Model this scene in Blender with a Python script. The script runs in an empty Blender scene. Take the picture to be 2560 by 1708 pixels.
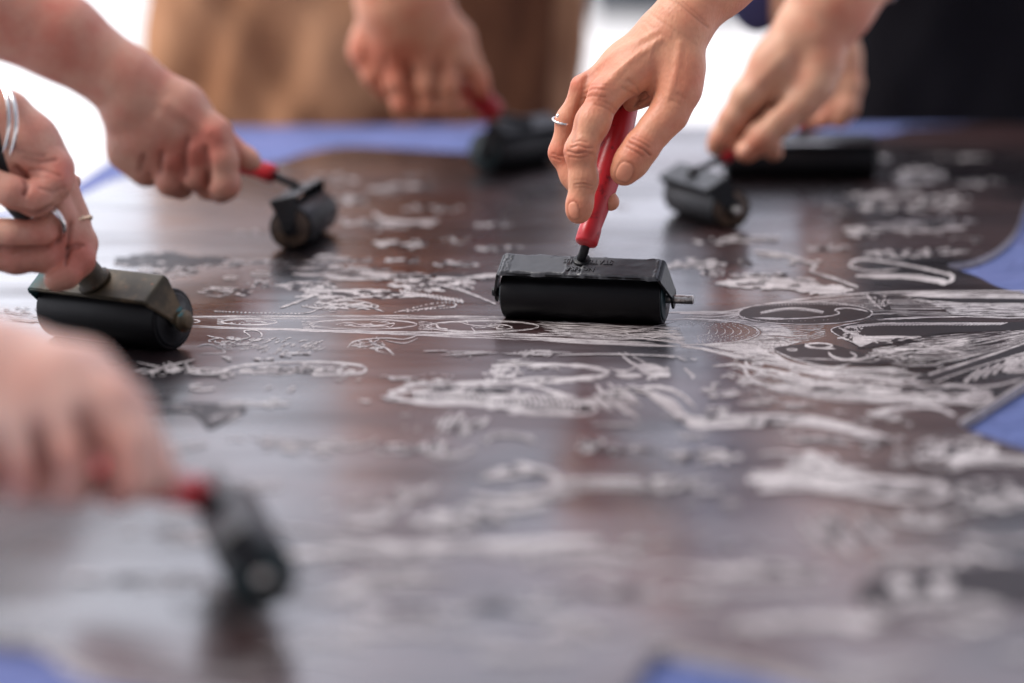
import bpy, bmesh, math, random
import numpy as np
from mathutils import Vector, Matrix
random.seed(7); rng = np.random.default_rng(7)
sc = bpy.context.scene; COL = sc.collection
# ------------------------------------------------------------------ camera maths (all lengths in metres)
FPX = 7467.0; HC = 0.308; CX, CY = 1280.0, 854.0
PIT = math.atan(1304.0 / FPX); SP, CP = math.sin(PIT), math.cos(PIT)
FW = Vector((0, CP, -SP)); RT = Vector((1, 0, 0)); UP = Vector((0, SP, CP)); CAM = Vector((0, 0, HC))
def P(px, py, d):                       # a measured photo point at camera depth d (mm) -> world
    d = d * .001
    return CAM + FW * d + RT * ((px - CX) / FPX * d) + UP * (-(py - CY) / FPX * d)
def G(px, py, z=0.0):                   # the same on the horizontal plane at height z
    k = SP + (py - CY) / FPX * CP
    d = (HC - z) / k
    return P(px, py, d * 1000)
def DG(py): return HC / (SP + (py - CY) / FPX * CP) * 1000
cam = bpy.data.cameras.new('camera'); co = bpy.data.objects.new('camera', cam); COL.objects.link(co)
co.location = CAM; co.rotation_euler = (math.pi / 2 - PIT, 0, 0)
cam.sensor_width = 36; cam.lens = FPX / 2560 * 36; cam.clip_start = .05; cam.clip_end = 500
cam.dof.use_dof = True; cam.dof.focus_distance = 1.845; cam.dof.aperture_fstop = 3.3
sc.camera = co
# ------------------------------------------------------------------ light
SUN_EL, SUN_AZ = math.radians(52), math.radians(-92)     # azimuth from +Y towards +X
w = bpy.data.worlds.new('World'); sc.world = w; w.use_nodes = True
nt = w.node_tree; bg = nt.nodes['Background']
sky = nt.nodes.new('ShaderNodeTexSky'); sky.sky_type = 'NISHITA'; sky.sun_disc = False
sky.sun_elevation = SUN_EL; sky.sun_rotation = SUN_AZ; sky.air_density = 1.0; sky.dust_density = 3.0; sky.ozone_density = 1.0
# thin bright overcast in front of the blue sky, brighter towards the horizon
tc_ = nt.nodes.new('ShaderNodeTexCoord'); cn = nt.nodes.new('ShaderNodeTexNoise'); cn.inputs['Scale'].default_value = 2.2; cn.inputs['Detail'].default_value = 5
mp_ = nt.nodes.new('ShaderNodeMapping'); mp_.inputs['Scale'].default_value = (1, 1, 2.6); nt.links.new(tc_.outputs['Generated'], mp_.inputs[0]); nt.links.new(mp_.outputs[0], cn.inputs['Vector'])
cr_ = nt.nodes.new('ShaderNodeMapRange'); nt.links.new(cn.outputs['Fac'], cr_.inputs[0])
for i_, q_ in enumerate((.3, .65, .62, .97)): cr_.inputs[i_ + 1].default_value = q_
sz_ = nt.nodes.new('ShaderNodeSeparateXYZ'); nt.links.new(tc_.outputs['Generated'], sz_.inputs[0])
gr = nt.nodes.new('ShaderNodeValToRGB'); nt.links.new(sz_.outputs[2], gr.inputs[0]); e_ = gr.color_ramp.elements
e_[0].position = 0; e_[0].color = (16.5, 16.9, 17.6, 1); e_[1].position = 1; e_[1].color = (7.2, 7.7, 8.8, 1)
for z_, v_ in ((.125, 15.5), (.150, 2.4), (.215, 2.2), (.265, 11.0), (.45, 9.0)):      # dark band added low in the sky to darken the plate's reflections
    q_ = e_.new(z_); q_.color = (v_ * 1.0, v_ * .98, v_ * 1.15, 1)
mx_ = nt.nodes.new('ShaderNodeMix'); mx_.data_type = 'RGBA'; nt.links.new(cr_.outputs[0], mx_.inputs[0]); nt.links.new(sky.outputs[0], mx_.inputs[6]); 
g2_ = nt.nodes.new('ShaderNodeMapRange'); nt.links.new(sz_.outputs[0], g2_.inputs[0])          # added brightening of the left sky, lifts the plate's sheen there
for i_, q_ in enumerate((-.14, -.04, .75, 0)): g2_.inputs[i_ + 1].default_value = q_
g3_ = nt.nodes.new('ShaderNodeMix'); g3_.data_type = 'RGBA'; nt.links.new(g2_.outputs[0], g3_.inputs[0]); nt.links.new(gr.outputs[0], g3_.inputs[6]); g3_.inputs[7].default_value = (19, 19.4, 21.4, 1)
nt.links.new(g3_.outputs[2], mx_.inputs[7])
yr_ = nt.nodes.new('ShaderNodeMapRange'); nt.links.new(sz_.outputs[1], yr_.inputs[0])     # added dimming of the sky behind the viewer, for contrast
for i_, q_ in enumerate((-.75, .55, .22, 1.12)): yr_.inputs[i_ + 1].default_value = q_
mu_ = nt.nodes.new('ShaderNodeVectorMath'); mu_.operation = 'SCALE'; nt.links.new(mx_.outputs[2], mu_.inputs[0]); nt.links.new(yr_.outputs[0], mu_.inputs['Scale'])
nt.links.new(mu_.outputs[0], bg.inputs[0]); bg.inputs[1].default_value = 0.125
sl = bpy.data.lights.new('sun', 'SUN'); sl.energy = 3.1; sl.angle = math.radians(28); sl.color = (1, .955, .90)
so = bpy.data.objects.new('sun', sl); COL.objects.link(so)
sd = Vector((math.sin(SUN_AZ) * math.cos(SUN_EL), math.cos(SUN_AZ) * math.cos(SUN_EL), math.sin(SUN_EL)))
so.rotation_euler = sd.to_track_quat('Z', 'Y').to_euler()
sc.view_settings.view_transform = 'Standard'; sc.view_settings.look = 'None'; sc.view_settings.exposure = 0
# ------------------------------------------------------------------ materials
def mat(name, col, rough=.5, metal=0, **kw):
    m = bpy.data.materials.new(name); m.use_nodes = True; N = m.node_tree.nodes; L = m.node_tree.links
    b = N['Principled BSDF']; b.inputs['Base Color'].default_value = (*col, 1)
    b.inputs['Roughness'].default_value = rough; b.inputs['Metallic'].default_value = metal
    for k, v in kw.items():
        if k in b.inputs: b.inputs[k].default_value = v
    return m, N, L, b
def noise(N, L, scale, detail=4, rough=.55, stretch=None, dist=0, coord='Object'):
    t = N.new('ShaderNodeTexCoord'); n = N.new('ShaderNodeTexNoise')
    n.inputs['Scale'].default_value = scale; n.inputs['Detail'].default_value = detail
    n.inputs['Roughness'].default_value = rough; n.inputs['Distortion'].default_value = dist
    if stretch:
        mp = N.new('ShaderNodeMapping'); mp.inputs['Scale'].default_value = stretch
        L.new(t.outputs[coord], mp.inputs[0]); L.new(mp.outputs[0], n.inputs['Vector'])
    else: L.new(t.outputs[coord], n.inputs['Vector'])
    return n.outputs['Fac']
def ramp(N, L, fac, stops):
    r = N.new('ShaderNodeValToRGB'); e = r.color_ramp.elements
    while len(e) > 1: e.remove(e[-1])
    for i, (p, c) in enumerate(stops):
        q = e[0] if i == 0 else e.new(p)
        q.position = p; q.color = (*c, 1) if len(c) == 3 else c
    L.new(fac, r.inputs[0]); return r.outputs[0]
def mixc(N, L, fac, a, b):
    m = N.new('ShaderNodeMix'); m.data_type = 'RGBA'
    for s, v in ((m.inputs[0], fac), (m.inputs[6], a), (m.inputs[7], b)):
        if hasattr(v, 'is_linked'): L.new(v, s)
        elif isinstance(v, tuple): s.default_value = (*v, 1)
        else: s.default_value = v
    return m.outputs[2]
def rng_map(N, L, v, a, b, c, d):
    m = N.new('ShaderNodeMapRange'); L.new(v, m.inputs[0])
    for i, q in enumerate((a, b, c, d)): m.inputs[i + 1].default_value = q
    return m.outputs[0]
def bump(N, L, b, h, strength, dist):
    q = N.new('ShaderNodeBump'); q.inputs['Strength'].default_value = strength; q.inputs['Distance'].default_value = dist
    L.new(h, q.inputs['Height']); L.new(q.outputs[0], b.inputs['Normal']); return q
M = {}
def skin(name, base, red, crease_scale=1.0):
    m, N, L, b = mat(name, base, .46, **{'Subsurface Weight': .22, 'Subsurface Scale': .006, 'Specular IOR Level': .35})
    b.inputs['Subsurface Radius'].default_value = (1, .35, .2)
    at = N.new('ShaderNodeAttribute'); at.attribute_name = 'tint'
    sep = N.new('ShaderNodeSeparateColor'); L.new(at.outputs['Color'], sep.inputs[0])
    n1 = noise(N, L, 45, 3); n2 = noise(N, L, 400, 3)
    f = rng_map(N, L, n1, .3, .7, -.12, .62)
    ad = N.new('ShaderNodeMath'); ad.operation = 'ADD'; ad.use_clamp = True
    L.new(f, ad.inputs[0]); L.new(sep.outputs[0], ad.inputs[1])
    c = mixc(N, L, ad.outputs[0], base, red)
    f2 = rng_map(N, L, n2, .35, .75, 0, .16)
    c = mixc(N, L, f2, c, tuple(x * .55 for x in red))
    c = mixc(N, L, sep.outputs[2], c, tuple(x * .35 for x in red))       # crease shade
    c = mixc(N, L, sep.outputs[1], c, (base[0] * 1.12, base[1] * 1.0, base[2] * 1.05))   # nail
    L.new(c, b.inputs['Base Color'])
    r = rng_map(N, L, sep.outputs[1], 0, 1, .47, .22); L.new(r, b.inputs['Roughness'])
    v = N.new('ShaderNodeTexVoronoi'); v.inputs['Scale'].default_value = 620
    t = N.new('ShaderNodeTexCoord'); mp = N.new('ShaderNodeMapping'); mp.inputs['Rotation'].default_value = (0, .8, 0); mp.inputs['Scale'].default_value = (1, 1, .45)
    L.new(t.outputs['Object'], mp.inputs[0]); L.new(mp.outputs[0], v.inputs['Vector'])
    n3 = noise(N, L, 230, 4, .6, (1, 1, .35))
    mm = N.new('ShaderNodeMath'); mm.operation = 'MULTIPLY_ADD'; mm.inputs[1].default_value = .6
    L.new(v.outputs['Distance'], mm.inputs[0]); L.new(n3, mm.inputs[2])
    bp = bump(N, L, b, mm.outputs[0], .5 * crease_scale, .0006)
    inv = rng_map(N, L, sep.outputs[1], 0, 1, .5 * crease_scale, .02); L.new(inv, bp.inputs['Strength'])
    return m
M['skin_main'] = skin('skin_main', (.66, .315, .19), (.60, .19, .11))
M['skin_pink'] = skin('skin_pink', (.61, .335, .245), (.55, .175, .125))
M['skin_pale'] = skin('skin_pale', (.66, .42, .35), (.58, .26, .20))
M['skin_tan'] = skin('skin_tan', (.66, .37, .24), (.56, .20, .12))
# lino plate: dark brown sheet, patchily inked
m, N, L, b = mat('inked_lino', (.03, .018, .018), .3, **{'Specular IOR Level': .16})
n1 = noise(N, L, 4.2, 4, .55, (1, .8, 1), .6); n2 = noise(N, L, 60, 5, .6, (.35, 1, 1)); n3 = noise(N, L, 900, 3, .6)
n4 = noise(N, L, 1.7, 2, .5)
base = mixc(N, L, rng_map(N, L, n1, .40, .53, 0, 1), (.036, .015, .014), (.008, .0055, .0065))
base = mixc(N, L, rng_map(N, L, n2, .45, .8, 0, .25), base, (.075, .052, .053))
L.new(base, b.inputs['Base Color'])
r1 = rng_map(N, L, n1, .40, .62, .34, .17)
r2 = N.new('ShaderNodeMath'); r2.operation = 'MULTIPLY_ADD'; L.new(n2, r2.inputs[0]); r2.inputs[1].default_value = .10; L.new(r1, r2.inputs[2])
L.new(r2.outputs[0], b.inputs['Roughness'])
s3 = N.new('ShaderNodeMath'); s3.operation = 'MULTIPLY_ADD'; L.new(n3, s3.inputs[0]); s3.inputs[1].default_value = .35; L.new(n2, s3.inputs[2])
bump(N, L, b, s3.outputs[0], .10, .0002)
n6 = noise(N, L, 5, 5, .62, (.45, 1.3, 1), .8); n7 = noise(N, L, 38, 4, .6, (.12, 1, 1))
cw = N.new('ShaderNodeMath'); cw.operation = 'MULTIPLY_ADD'; L.new(n7, cw.inputs[0]); cw.inputs[1].default_value = .7; L.new(rng_map(N, L, n6, .38, .60, .05, .62), cw.inputs[2]); cw.use_clamp = True
L.new(cw.outputs[0], b.inputs['Coat Weight']); L.new(rng_map(N, L, n7, .3, .7, .13, .28), b.inputs['Coat Roughness'])
wv = noise(N, L, 7, 2, .5, (.7, 1, 1)); b2 = N.new('ShaderNodeBump'); b2.inputs['Strength'].default_value = .5; b2.inputs['Distance'].default_value = .0022; L.new(wv, b2.inputs['Height']); L.new(b2.outputs[0], b.inputs['Coat Normal'])
M['lino'] = m
m, N, L, b = mat('carved_lino', (.42, .38, .37), .45)
n1 = noise(N, L, 500, 4); n2 = noise(N, L, 9, 4)
c = ramp(N, L, n1, [(.3, (.30, .265, .265)), (.6, (.58, .53, .52))])
c = mixc(N, L, rng_map(N, L, n2, .45, .68, 0, .7), c, (.17, .135, .135))
n8 = noise(N, L, 420, 3, .6, (.10, 1, 1), .4); c = mixc(N, L, rng_map(N, L, n8, .50, .58, 0, .85), c, (.05, .032, .032)); L.new(c, b.inputs['Base Color'])
bump(N, L, b, n1, .3, .0003); M['carved'] = m
m, N, L, b = mat('cut_edge', (.30, .26, .24), .7); c = ramp(N, L, noise(N, L, 120, 4), [(.3, (.34, .29, .27)), (.7, (.56, .51, .48))]); L.new(c, b.inputs['Base Color']); M['edge'] = m
m, N, L, b = mat('periwinkle_cloth', (.16, .18, .46), .9, **{'Specular IOR Level': .2})
c = ramp(N, L, noise(N, L, 5, 6), [(.3, (.085, .118, .27)), (.7, (.15, .165, .35))]); L.new(c, b.inputs['Base Color'])
bump(N, L, b, noise(N, L, 14, 4, .6, (1, .4, 1), .6), .8, .02); M['cloth'] = m
m, N, L, b = mat('pale_paving', (.8, .78, .76), .9); c = ramp(N, L, noise(N, L, 3, 6), [(.3, (.76, .74, .73)), (.7, (.86, .845, .83))]); L.new(c, b.inputs['Base Color']); M['paving'] = m
m, N, L, b = mat('grey_concrete', (.14, .15, .17), .9); c = ramp(N, L, noise(N, L, 6, 6), [(.3, (.11, .12, .14)), (.7, (.18, .19, .21))]); L.new(c, b.inputs['Base Color']); M['concrete'] = m
def cloth(name, a, c2, sc_=30, nz=6):
    m, N, L, b = mat(name, a, .95, **{'Specular IOR Level': .15})
    c = ramp(N, L, noise(N, L, nz, 4), [(.3, a), (.72, c2)]); L.new(c, b.inputs['Base Color'])
    bump(N, L, b, noise(N, L, 800, 2), .4, .0005); return m
M['khaki'] = cloth('khaki_cotton', (.33, .15, .075), (.50, .265, .15))
M['brown_dark'] = cloth('brown_cotton', (.13, .052, .026), (.20, .085, .045))
M['black_cloth'] = cloth('black_cotton', (.005, .004, .006), (.009, .008, .011))
M['navy'] = cloth('navy_cotton', (.05, .045, .11), (.10, .10, .22))
m, N, L, b = mat('red_plastic', (.50, .018, .026), .33, **{'Subsurface Weight': .05, 'Subsurface Scale': .003})
n1 = noise(N, L, 90, 4, .6); c = mixc(N, L, rng_map(N, L, n1, .55, .64, 0, .8), (.47, .016, .024), (.13, .006, .010)); L.new(c, b.inputs['Base Color'])
bump(N, L, b, noise(N, L, 260, 3), .25, .0006); M['red'] = m
m, N, L, b = mat('inked_rubber', (.0045, .0038, .005), .42, **{'Specular IOR Level': .22}); n1 = noise(N, L, 700, 3)
bump(N, L, b, n1, .25, .0003); L.new(rng_map(N, L, noise(N, L, 40, 3), .3, .7, .36, .52), b.inputs['Roughness']); M['rubber'] = m
m, N, L, b = mat('wet_ink', (.052, .052, .058), .36); n1 = noise(N, L, 120, 3, .5, (.3, 1, 1), .8)
bump(N, L, b, n1, .15, .0004); M['ink'] = m
m, N, L, b = mat('black_steel', (.009, .009, .011), .38, 0, **{'Specular IOR Level': .28}); bump(N, L, b, noise(N, L, 400, 3), .4, .0004); M['steel_black'] = m
m, N, L, b = mat('bright_steel', (.55, .52, .50), .28, 1); c = ramp(N, L, noise(N, L, 500, 4), [(.35, (.30, .26, .24)), (.6, (.62, .60, .58))]); L.new(c, b.inputs['Base Color']); M['steel'] = m
m, N, L, b = mat('silver', (.80, .79, .78), .18, 1); M['silver'] = m; bump(N, L, b, noise(N, L, 300, 2), .2, .0003)
m, N, L, b = mat('gold', (.80, .58, .40), .25, 1); M['gold'] = m; bump(N, L, b, noise(N, L, 300, 2), .2, .0003)
m, N, L, b = mat('core_brown', (.10, .062, .04), .55); c = ramp(N, L, noise(N, L, 150, 4), [(.35, (.05, .032, .024)), (.7, (.15, .095, .06))]); L.new(c, b.inputs['Base Color']); M['core'] = m
m, N, L, b = mat('core_teal', (.02, .05, .06), .35); c = ramp(N, L, noise(N, L, 60, 4), [(.35, (.006, .013, .015)), (.7, (.02, .045, .05))]); L.new(c, b.inputs['Base Color']); M['teal'] = m
m, N, L, b = mat('old_brass', (.22, .17, .11), .48, .35)
n1 = noise(N, L, 26, 5, .65); n2 = noise(N, L, 55, 4, .6, (1, .6, 1), 1.0)
c = ramp(N, L, n1, [(.3, (.02, .016, .010)), (.48, (.05, .038, .023)), (.60, (.13, .09, .05)), (.74, (.05, .04, .028))])
t = N.new('ShaderNodeTexCoord'); sx = N.new('ShaderNodeSeparateXYZ'); L.new(t.outputs['Object'], sx.inputs[0])
side = rng_map(N, L, sx.outputs[0], -.052, -.030, .8, .0)
tm = N.new('ShaderNodeMath'); tm.operation = 'ADD'; L.new(side, tm.inputs[0]); L.new(rng_map(N, L, n2, .60, .68, -.25, .6), tm.inputs[1]); tm.use_clamp = True
c = mixc(N, L, tm.outputs[0], c, (.02, .21, .25))
n5 = noise(N, L, 110, 3); c = mixc(N, L, rng_map(N, L, n5, .68, .72, 0, .8), c, (.42, .10, .03)); L.new(c, b.inputs['Base Color'])
bump(N, L, b, n1, .3, .0003); M['brass'] = m
# ------------------------------------------------------------------ object helpers
def tag(o, label=None, cat=None, group=None, kind=None):
    for k, v in (('label', label), ('category', cat), ('group', group), ('kind', kind)):
        if v: o[k] = v
    return o
def empty(name, loc=(0, 0, 0), mtx=None):
    o = bpy.data.objects.new(name, None); COL.objects.link(o)
    o.empty_display_size = .02
    if mtx is not None: o.matrix_world = mtx
    else: o.location = loc
    return o
def link(name, me, mats, parent=None, smooth=True):
    o = bpy.data.objects.new(name, me); COL.objects.link(o)
    for q in (mats if isinstance(mats, (list, tuple)) else [mats]): me.materials.append(q)
    if smooth and len(me.polygons): me.polygons.foreach_set('use_smooth', [True] * len(me.polygons))
    if parent: o.parent = parent
    return o
def world_link(name, me, mats, parent, pm, smooth=True):
    """mesh given in world coordinates, parent placed at matrix pm"""
    me.transform(pm.inverted()); return link(name, me, mats, parent, smooth)
def bmesh_obj(name, bm, mats, parent=None, smooth=True):
    me = bpy.data.meshes.new(name); bm.to_mesh(me); bm.free(); return link(name, me, mats, parent, smooth)
def frame_from(zdir, xhint=Vector((1, 0, 0))):
    z = zdir.normalized(); x = (xhint - z * xhint.dot(z)).normalized(); y = z.cross(x)
    return Matrix((x, y, z)).transposed()
def lathe(bm, prof, mtx, seg=40, sx=1, sy=1, mi=0):
    """prof = [(r, z)], about local z"""
    rings = []
    for r, z in prof:
        rings.append([bm.verts.new(mtx @ Vector((r * sx * math.cos(2 * math.pi * i / seg), r * sy * math.sin(2 * math.pi * i / seg), z))) for i in range(seg)])
    for a, c in zip(rings, rings[1:]):
        for i in range(seg):
            f = bm.faces.new((a[i], a[(i + 1) % seg], c[(i + 1) % seg], c[i])); f.material_index = mi
    for rg, rev in ((rings[0], True), (rings[-1], False)):
        f = bm.faces.new(rg[::-1] if rev else rg); f.material_index = mi
def rounded(r, z0, z1, e):
    return [(max(r - e, 1e-5), z0), (r - e * .3, z0 + e * .3), (r, z0 + e), (r, z1 - e), (r - e * .3, z1 - e * .3), (max(r - e, 1e-5), z1)]
def tube(bm, pts, r, seg=16):
    pts = [Vector(p) for p in pts]; rings = []
    rr = r if isinstance(r, (list, tuple)) else [r] * len(pts)
    prev = None
    for i, p in enumerate(pts):
        d = (pts[min(i + 1, len(pts) - 1)] - pts[max(i - 1, 0)]).normalized()
        x = (prev - d * prev.dot(d)).normalized() if prev else d.orthogonal().normalized()
        prev = x; y = d.cross(x)
        rings.append([bm.verts.new(p + (x * math.cos(2 * math.pi * k / seg) + y * math.sin(2 * math.pi * k / seg)) * rr[i]) for k in range(seg)])
    for a, c in zip(rings, rings[1:]):
        for k in range(seg): bm.faces.new((a[k], a[(k + 1) % seg], c[(k + 1) % seg], c[k]))
    bm.faces.new(rings[0][::-1]); bm.faces.new(rings[-1])
def torus(bm, c, axis, R, r, seg=48, rs=12, squash=1.0, wob=0, hint=Vector((1, 0, 0))):
    F = frame_from(axis, hint); rings = []
    for i in range(seg):
        a = 2 * math.pi * i / seg; ca, sa = math.cos(a), math.sin(a)
        rw = r * (1 + wob * math.sin(a * 18))
        rings.append([bm.verts.new(c + F @ Vector((ca * (R + rw * math.cos(b)), sa * (R + rw * math.cos(b)) * squash, rw * math.sin(b)))) for b in [2 * math.pi * k / rs for k in range(rs)]])
    for i in range(seg):
        a, d = rings[i], rings[(i + 1) % seg]
        for k in range(rs): bm.faces.new((a[k], d[k], d[(k + 1) % rs], a[(k + 1) % rs]))
# ------------------------------------------------------------------ implicit bodies -> one continuous mesh
def smin(a, b, k):
    if k <= 0: return np.minimum(a, b)
    h = np.clip(k - np.abs(a - b), 0, None) / k
    return np.minimum(a, b) - h * h * k * .25
class Field:
    def __init__(s, lo, hi, vox):
        s.lo = np.array(lo, float) - 3 * vox; s.vox = vox
        s.n = np.ceil((np.array(hi) + 3 * vox - s.lo) / vox).astype(int) + 1
        s.v = np.full(s.n, 1.0, np.float32)
    def cap(s, A, B, ra, rb, k, buf=None, flat=None):
        buf = s.v if buf is None else buf
        A = np.array(A); B = np.array(B); pad = max(ra, rb) + k + 3 * s.vox
        i0 = np.clip(np.floor((np.minimum(A, B) - pad - s.lo) / s.vox).astype(int), 0, s.n - 1)
        i1 = np.clip(np.ceil((np.maximum(A, B) + pad - s.lo) / s.vox).astype(int) + 1, 1, s.n)
        if np.any(i1 <= i0): return
        ax = [(np.arange(i0[q], i1[q]) * s.vox + s.lo[q]).astype(np.float32) for q in range(3)]
        X, Y, Z = ax[0][:, None, None], ax[1][None, :, None], ax[2][None, None, :]
        d = B - A; L2 = float(d @ d) + 1e-12
        t = np.clip(((X - A[0]) * d[0] + (Y - A[1]) * d[1] + (Z - A[2]) * d[2]) / L2, 0, 1)
        q = np.sqrt((X - A[0] - t * d[0]) ** 2 + (Y - A[1] - t * d[1]) ** 2 + (Z - A[2] - t * d[2]) ** 2) - (ra + (rb - ra) * t)
        sl_ = tuple(slice(a, b) for a, b in zip(i0, i1))
        buf[sl_] = smin(buf[sl_], q.astype(np.float32), k)
    def mesh(s, name):
        v = s.v; ins = v < 0; n = s.n
        c = np.zeros(n - 1, np.int8)
        for a in (0, 1):
            for b in (0, 1):
                for e in (0, 1):
                    c += ins[a:n[0] - 1 + a, b:n[1] - 1 + b, e:n[2] - 1 + e]
        act = (c > 0) & (c < 8); idx = -np.ones(n - 1, np.int64); ii = np.argwhere(act); idx[act] = np.arange(len(ii))
        acc = np.zeros((len(ii), 3)); cnt = np.zeros(len(ii))
        cor = [(a, b, e) for a in (0, 1) for b in (0, 1) for e in (0, 1)]
        for p in cor:
            for ax_ in range(3):
                if p[ax_]: continue
                q = list(p); q[ax_] = 1
                va = v[ii[:, 0] + p[0], ii[:, 1] + p[1], ii[:, 2] + p[2]]; vb = v[ii[:, 0] + q[0], ii[:, 1] + q[1], ii[:, 2] + q[2]]
                mk = (va < 0) != (vb < 0); t = np.where(mk, va / np.where(va - vb == 0, 1, va - vb), 0)
                pos = np.array(p, float)[None, :].repeat(len(ii), 0); pos[:, ax_] += t
                acc += pos * mk[:, None]; cnt += mk
        pts = (ii + acc / cnt[:, None]) * s.vox + s.lo
        quads = []
        for ax_ in range(3):
            o = [q for q in range(3) if q != ax_]
            sa = [slice(None)] * 3; sb = [slice(None)] * 3; sa[ax_] = slice(0, -1); sb[ax_] = slice(1, None)
            A_, B_ = ins[tuple(sa)], ins[tuple(sb)]
            e = np.argwhere(A_ != B_); e = e[np.all(e[:, o] > 0, 1)]
            fl = A_[e[:, 0], e[:, 1], e[:, 2]]
            def g(d1, d2):
                r = e.copy(); r[:, o[0]] -= d1; r[:, o[1]] -= d2
                return idx[r[:, 0], r[:, 1], r[:, 2]]
            q = np.stack([g(1, 1), g(0, 1), g(0, 0), g(1, 0)], 1)
            if ax_ == 1: fl = ~fl
            q[~fl] = q[~fl][:, ::-1]; quads.append(q)
        Q = np.concatenate(quads); Q = Q[np.all(Q >= 0, 1)]
        # light relaxation
        for _ in range(2):
            sm = np.zeros_like(pts); ct = np.zeros(len(pts))
            for a, b in ((0, 1), (1, 2), (2, 3), (3, 0)):
                np.add.at(sm, Q[:, a], pts[Q[:, b]]); np.add.at(ct, Q[:, a], 1)
                np.add.at(sm, Q[:, b], pts[Q[:, a]]); np.add.at(ct, Q[:, b], 1)
            pts = pts * .5 + .5 * sm / np.maximum(ct, 1)[:, None]
        me = bpy.data.meshes.new(name)
        me.vertices.add(len(pts)); me.vertices.foreach_set('co', pts.ravel())
        me.loops.add(len(Q) * 4); me.loops.foreach_set('vertex_index', Q.ravel().astype(np.int32))
        me.polygons.add(len(Q)); me.polygons.foreach_set('loop_start', np.arange(0, len(Q) * 4, 4, dtype=np.int32))
        me.update(calc_edges=True); me.validate()
        return me
def seg_dist(px, py, pl):
    best = np.full(len(px), 1e9)
    for (x0, y0), (x1, y1) in zip(pl, pl[1:]):
        dx, dy = x1 - x0, y1 - y0; t = np.clip(((px - x0) * dx + (py - y0) * dy) / (dx * dx + dy * dy + 1e-9), 0, 1)
        best = np.minimum(best, np.hypot(px - x0 - t * dx, py - y0 - t * dy))
    return best
def sculpt(me, creases=(), bumps=(), nails=(), reds=(), dmax=None):
    """dents / bulges / colour on the camera-facing skin, measured in photo pixels"""
    n = len(me.vertices); co_ = np.empty(n * 3); me.vertices.foreach_get('co', co_); co_ = co_.reshape(-1, 3)
    nr = np.empty(n * 3); me.vertices.foreach_get('normal', nr); nr = nr.reshape(-1, 3)
    r = co_ - np.array(CAM); dep = r @ np.array(FW); px = CX + (r @ np.array(RT)) / dep * FPX; py = CY - (r @ np.array(UP)) / dep * FPX
    face = np.clip(-(nr @ np.array(FW)) * 2.5, 0, 1)
    col = np.zeros((n, 4), np.float32); off = np.zeros(n)
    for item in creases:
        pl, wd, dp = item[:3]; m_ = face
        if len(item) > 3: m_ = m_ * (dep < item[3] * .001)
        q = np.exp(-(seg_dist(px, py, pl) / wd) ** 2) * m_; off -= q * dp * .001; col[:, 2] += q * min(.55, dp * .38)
    for item in bumps:
        pl, wd, dp = item[:3]; m_ = face
        if len(item) > 3: m_ = m_ * (dep < item[3] * .001)
        off += np.exp(-(seg_dist(px, py, pl) / wd) ** 2) * m_ * dp * .001
    for (x, y, a, b_, ang, dlim) in nails:
        ca, sa = math.cos(math.radians(ang)), math.sin(math.radians(ang)); u = (px - x) * ca + (py - y) * sa; v_ = -(px - x) * sa + (py - y) * ca
        e = (np.abs(u / a) ** 2.6 + np.abs(v_ / b_) ** 2.6) ** (1 / 2.6); m_ = face * (dep < dlim * .001)
        nm = np.clip((1.0 - e) / .12, 0, 1) * m_
        col[:, 1] = np.maximum(col[:, 1], nm); off += nm * .0002
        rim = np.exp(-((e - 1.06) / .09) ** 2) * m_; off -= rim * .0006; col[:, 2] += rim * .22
    for (x, y, wd, am) in reds:
        col[:, 0] += np.exp(-((px - x) ** 2 + (py - y) ** 2) / wd ** 2) * am
    col = np.clip(col, 0, 1); col[:, 3] = 1
    co_ += nr * off[:, None]; me.vertices.foreach_set('co', co_.ravel())
    a = me.color_attributes.new('tint', 'FLOAT_COLOR', 'POINT'); a.data.foreach_set('color', col.ravel()); me.update()
def body(name, palm, fingers, D, vox, kp=9, kf=5, kj=7, **sc_):
    """palm / fingers: chains of (px, py, depth offset mm, radius px)"""
    def cv(ch): return [(P(x, y, D + dz), r_ * (D + dz) / FPX * .001) for x, y, dz, r_ in ch]
    palm = [cv(c) for c in palm]; fingers = [cv(c) for c in fingers]
    al = np.array([[*(p - Vector((r_,) * 3)), *(p + Vector((r_,) * 3))] for c in palm + fingers for p, r_ in c])
    F = Field(al[:, :3].min(0), al[:, 3:].max(0), vox * .001)
    for c in palm:
        for (a, ra), (b_, rb) in zip(c, c[1:]): F.cap(a, b_, ra, rb, kp * .001)
    fb = np.full(F.n, 1.0, np.float32)
    for c in fingers:
        one = np.full(F.n, 1.0, np.float32)
        for (a, ra), (b_, rb) in zip(c, c[1:]): F.cap(a, b_, ra, rb, kf * .001, one)
        fb = smin(fb, one, .0012)
    if len(fingers): F.v = smin(F.v, fb, kj * .001)
    me = F.mesh(name); sculpt(me, **sc_); return me
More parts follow.
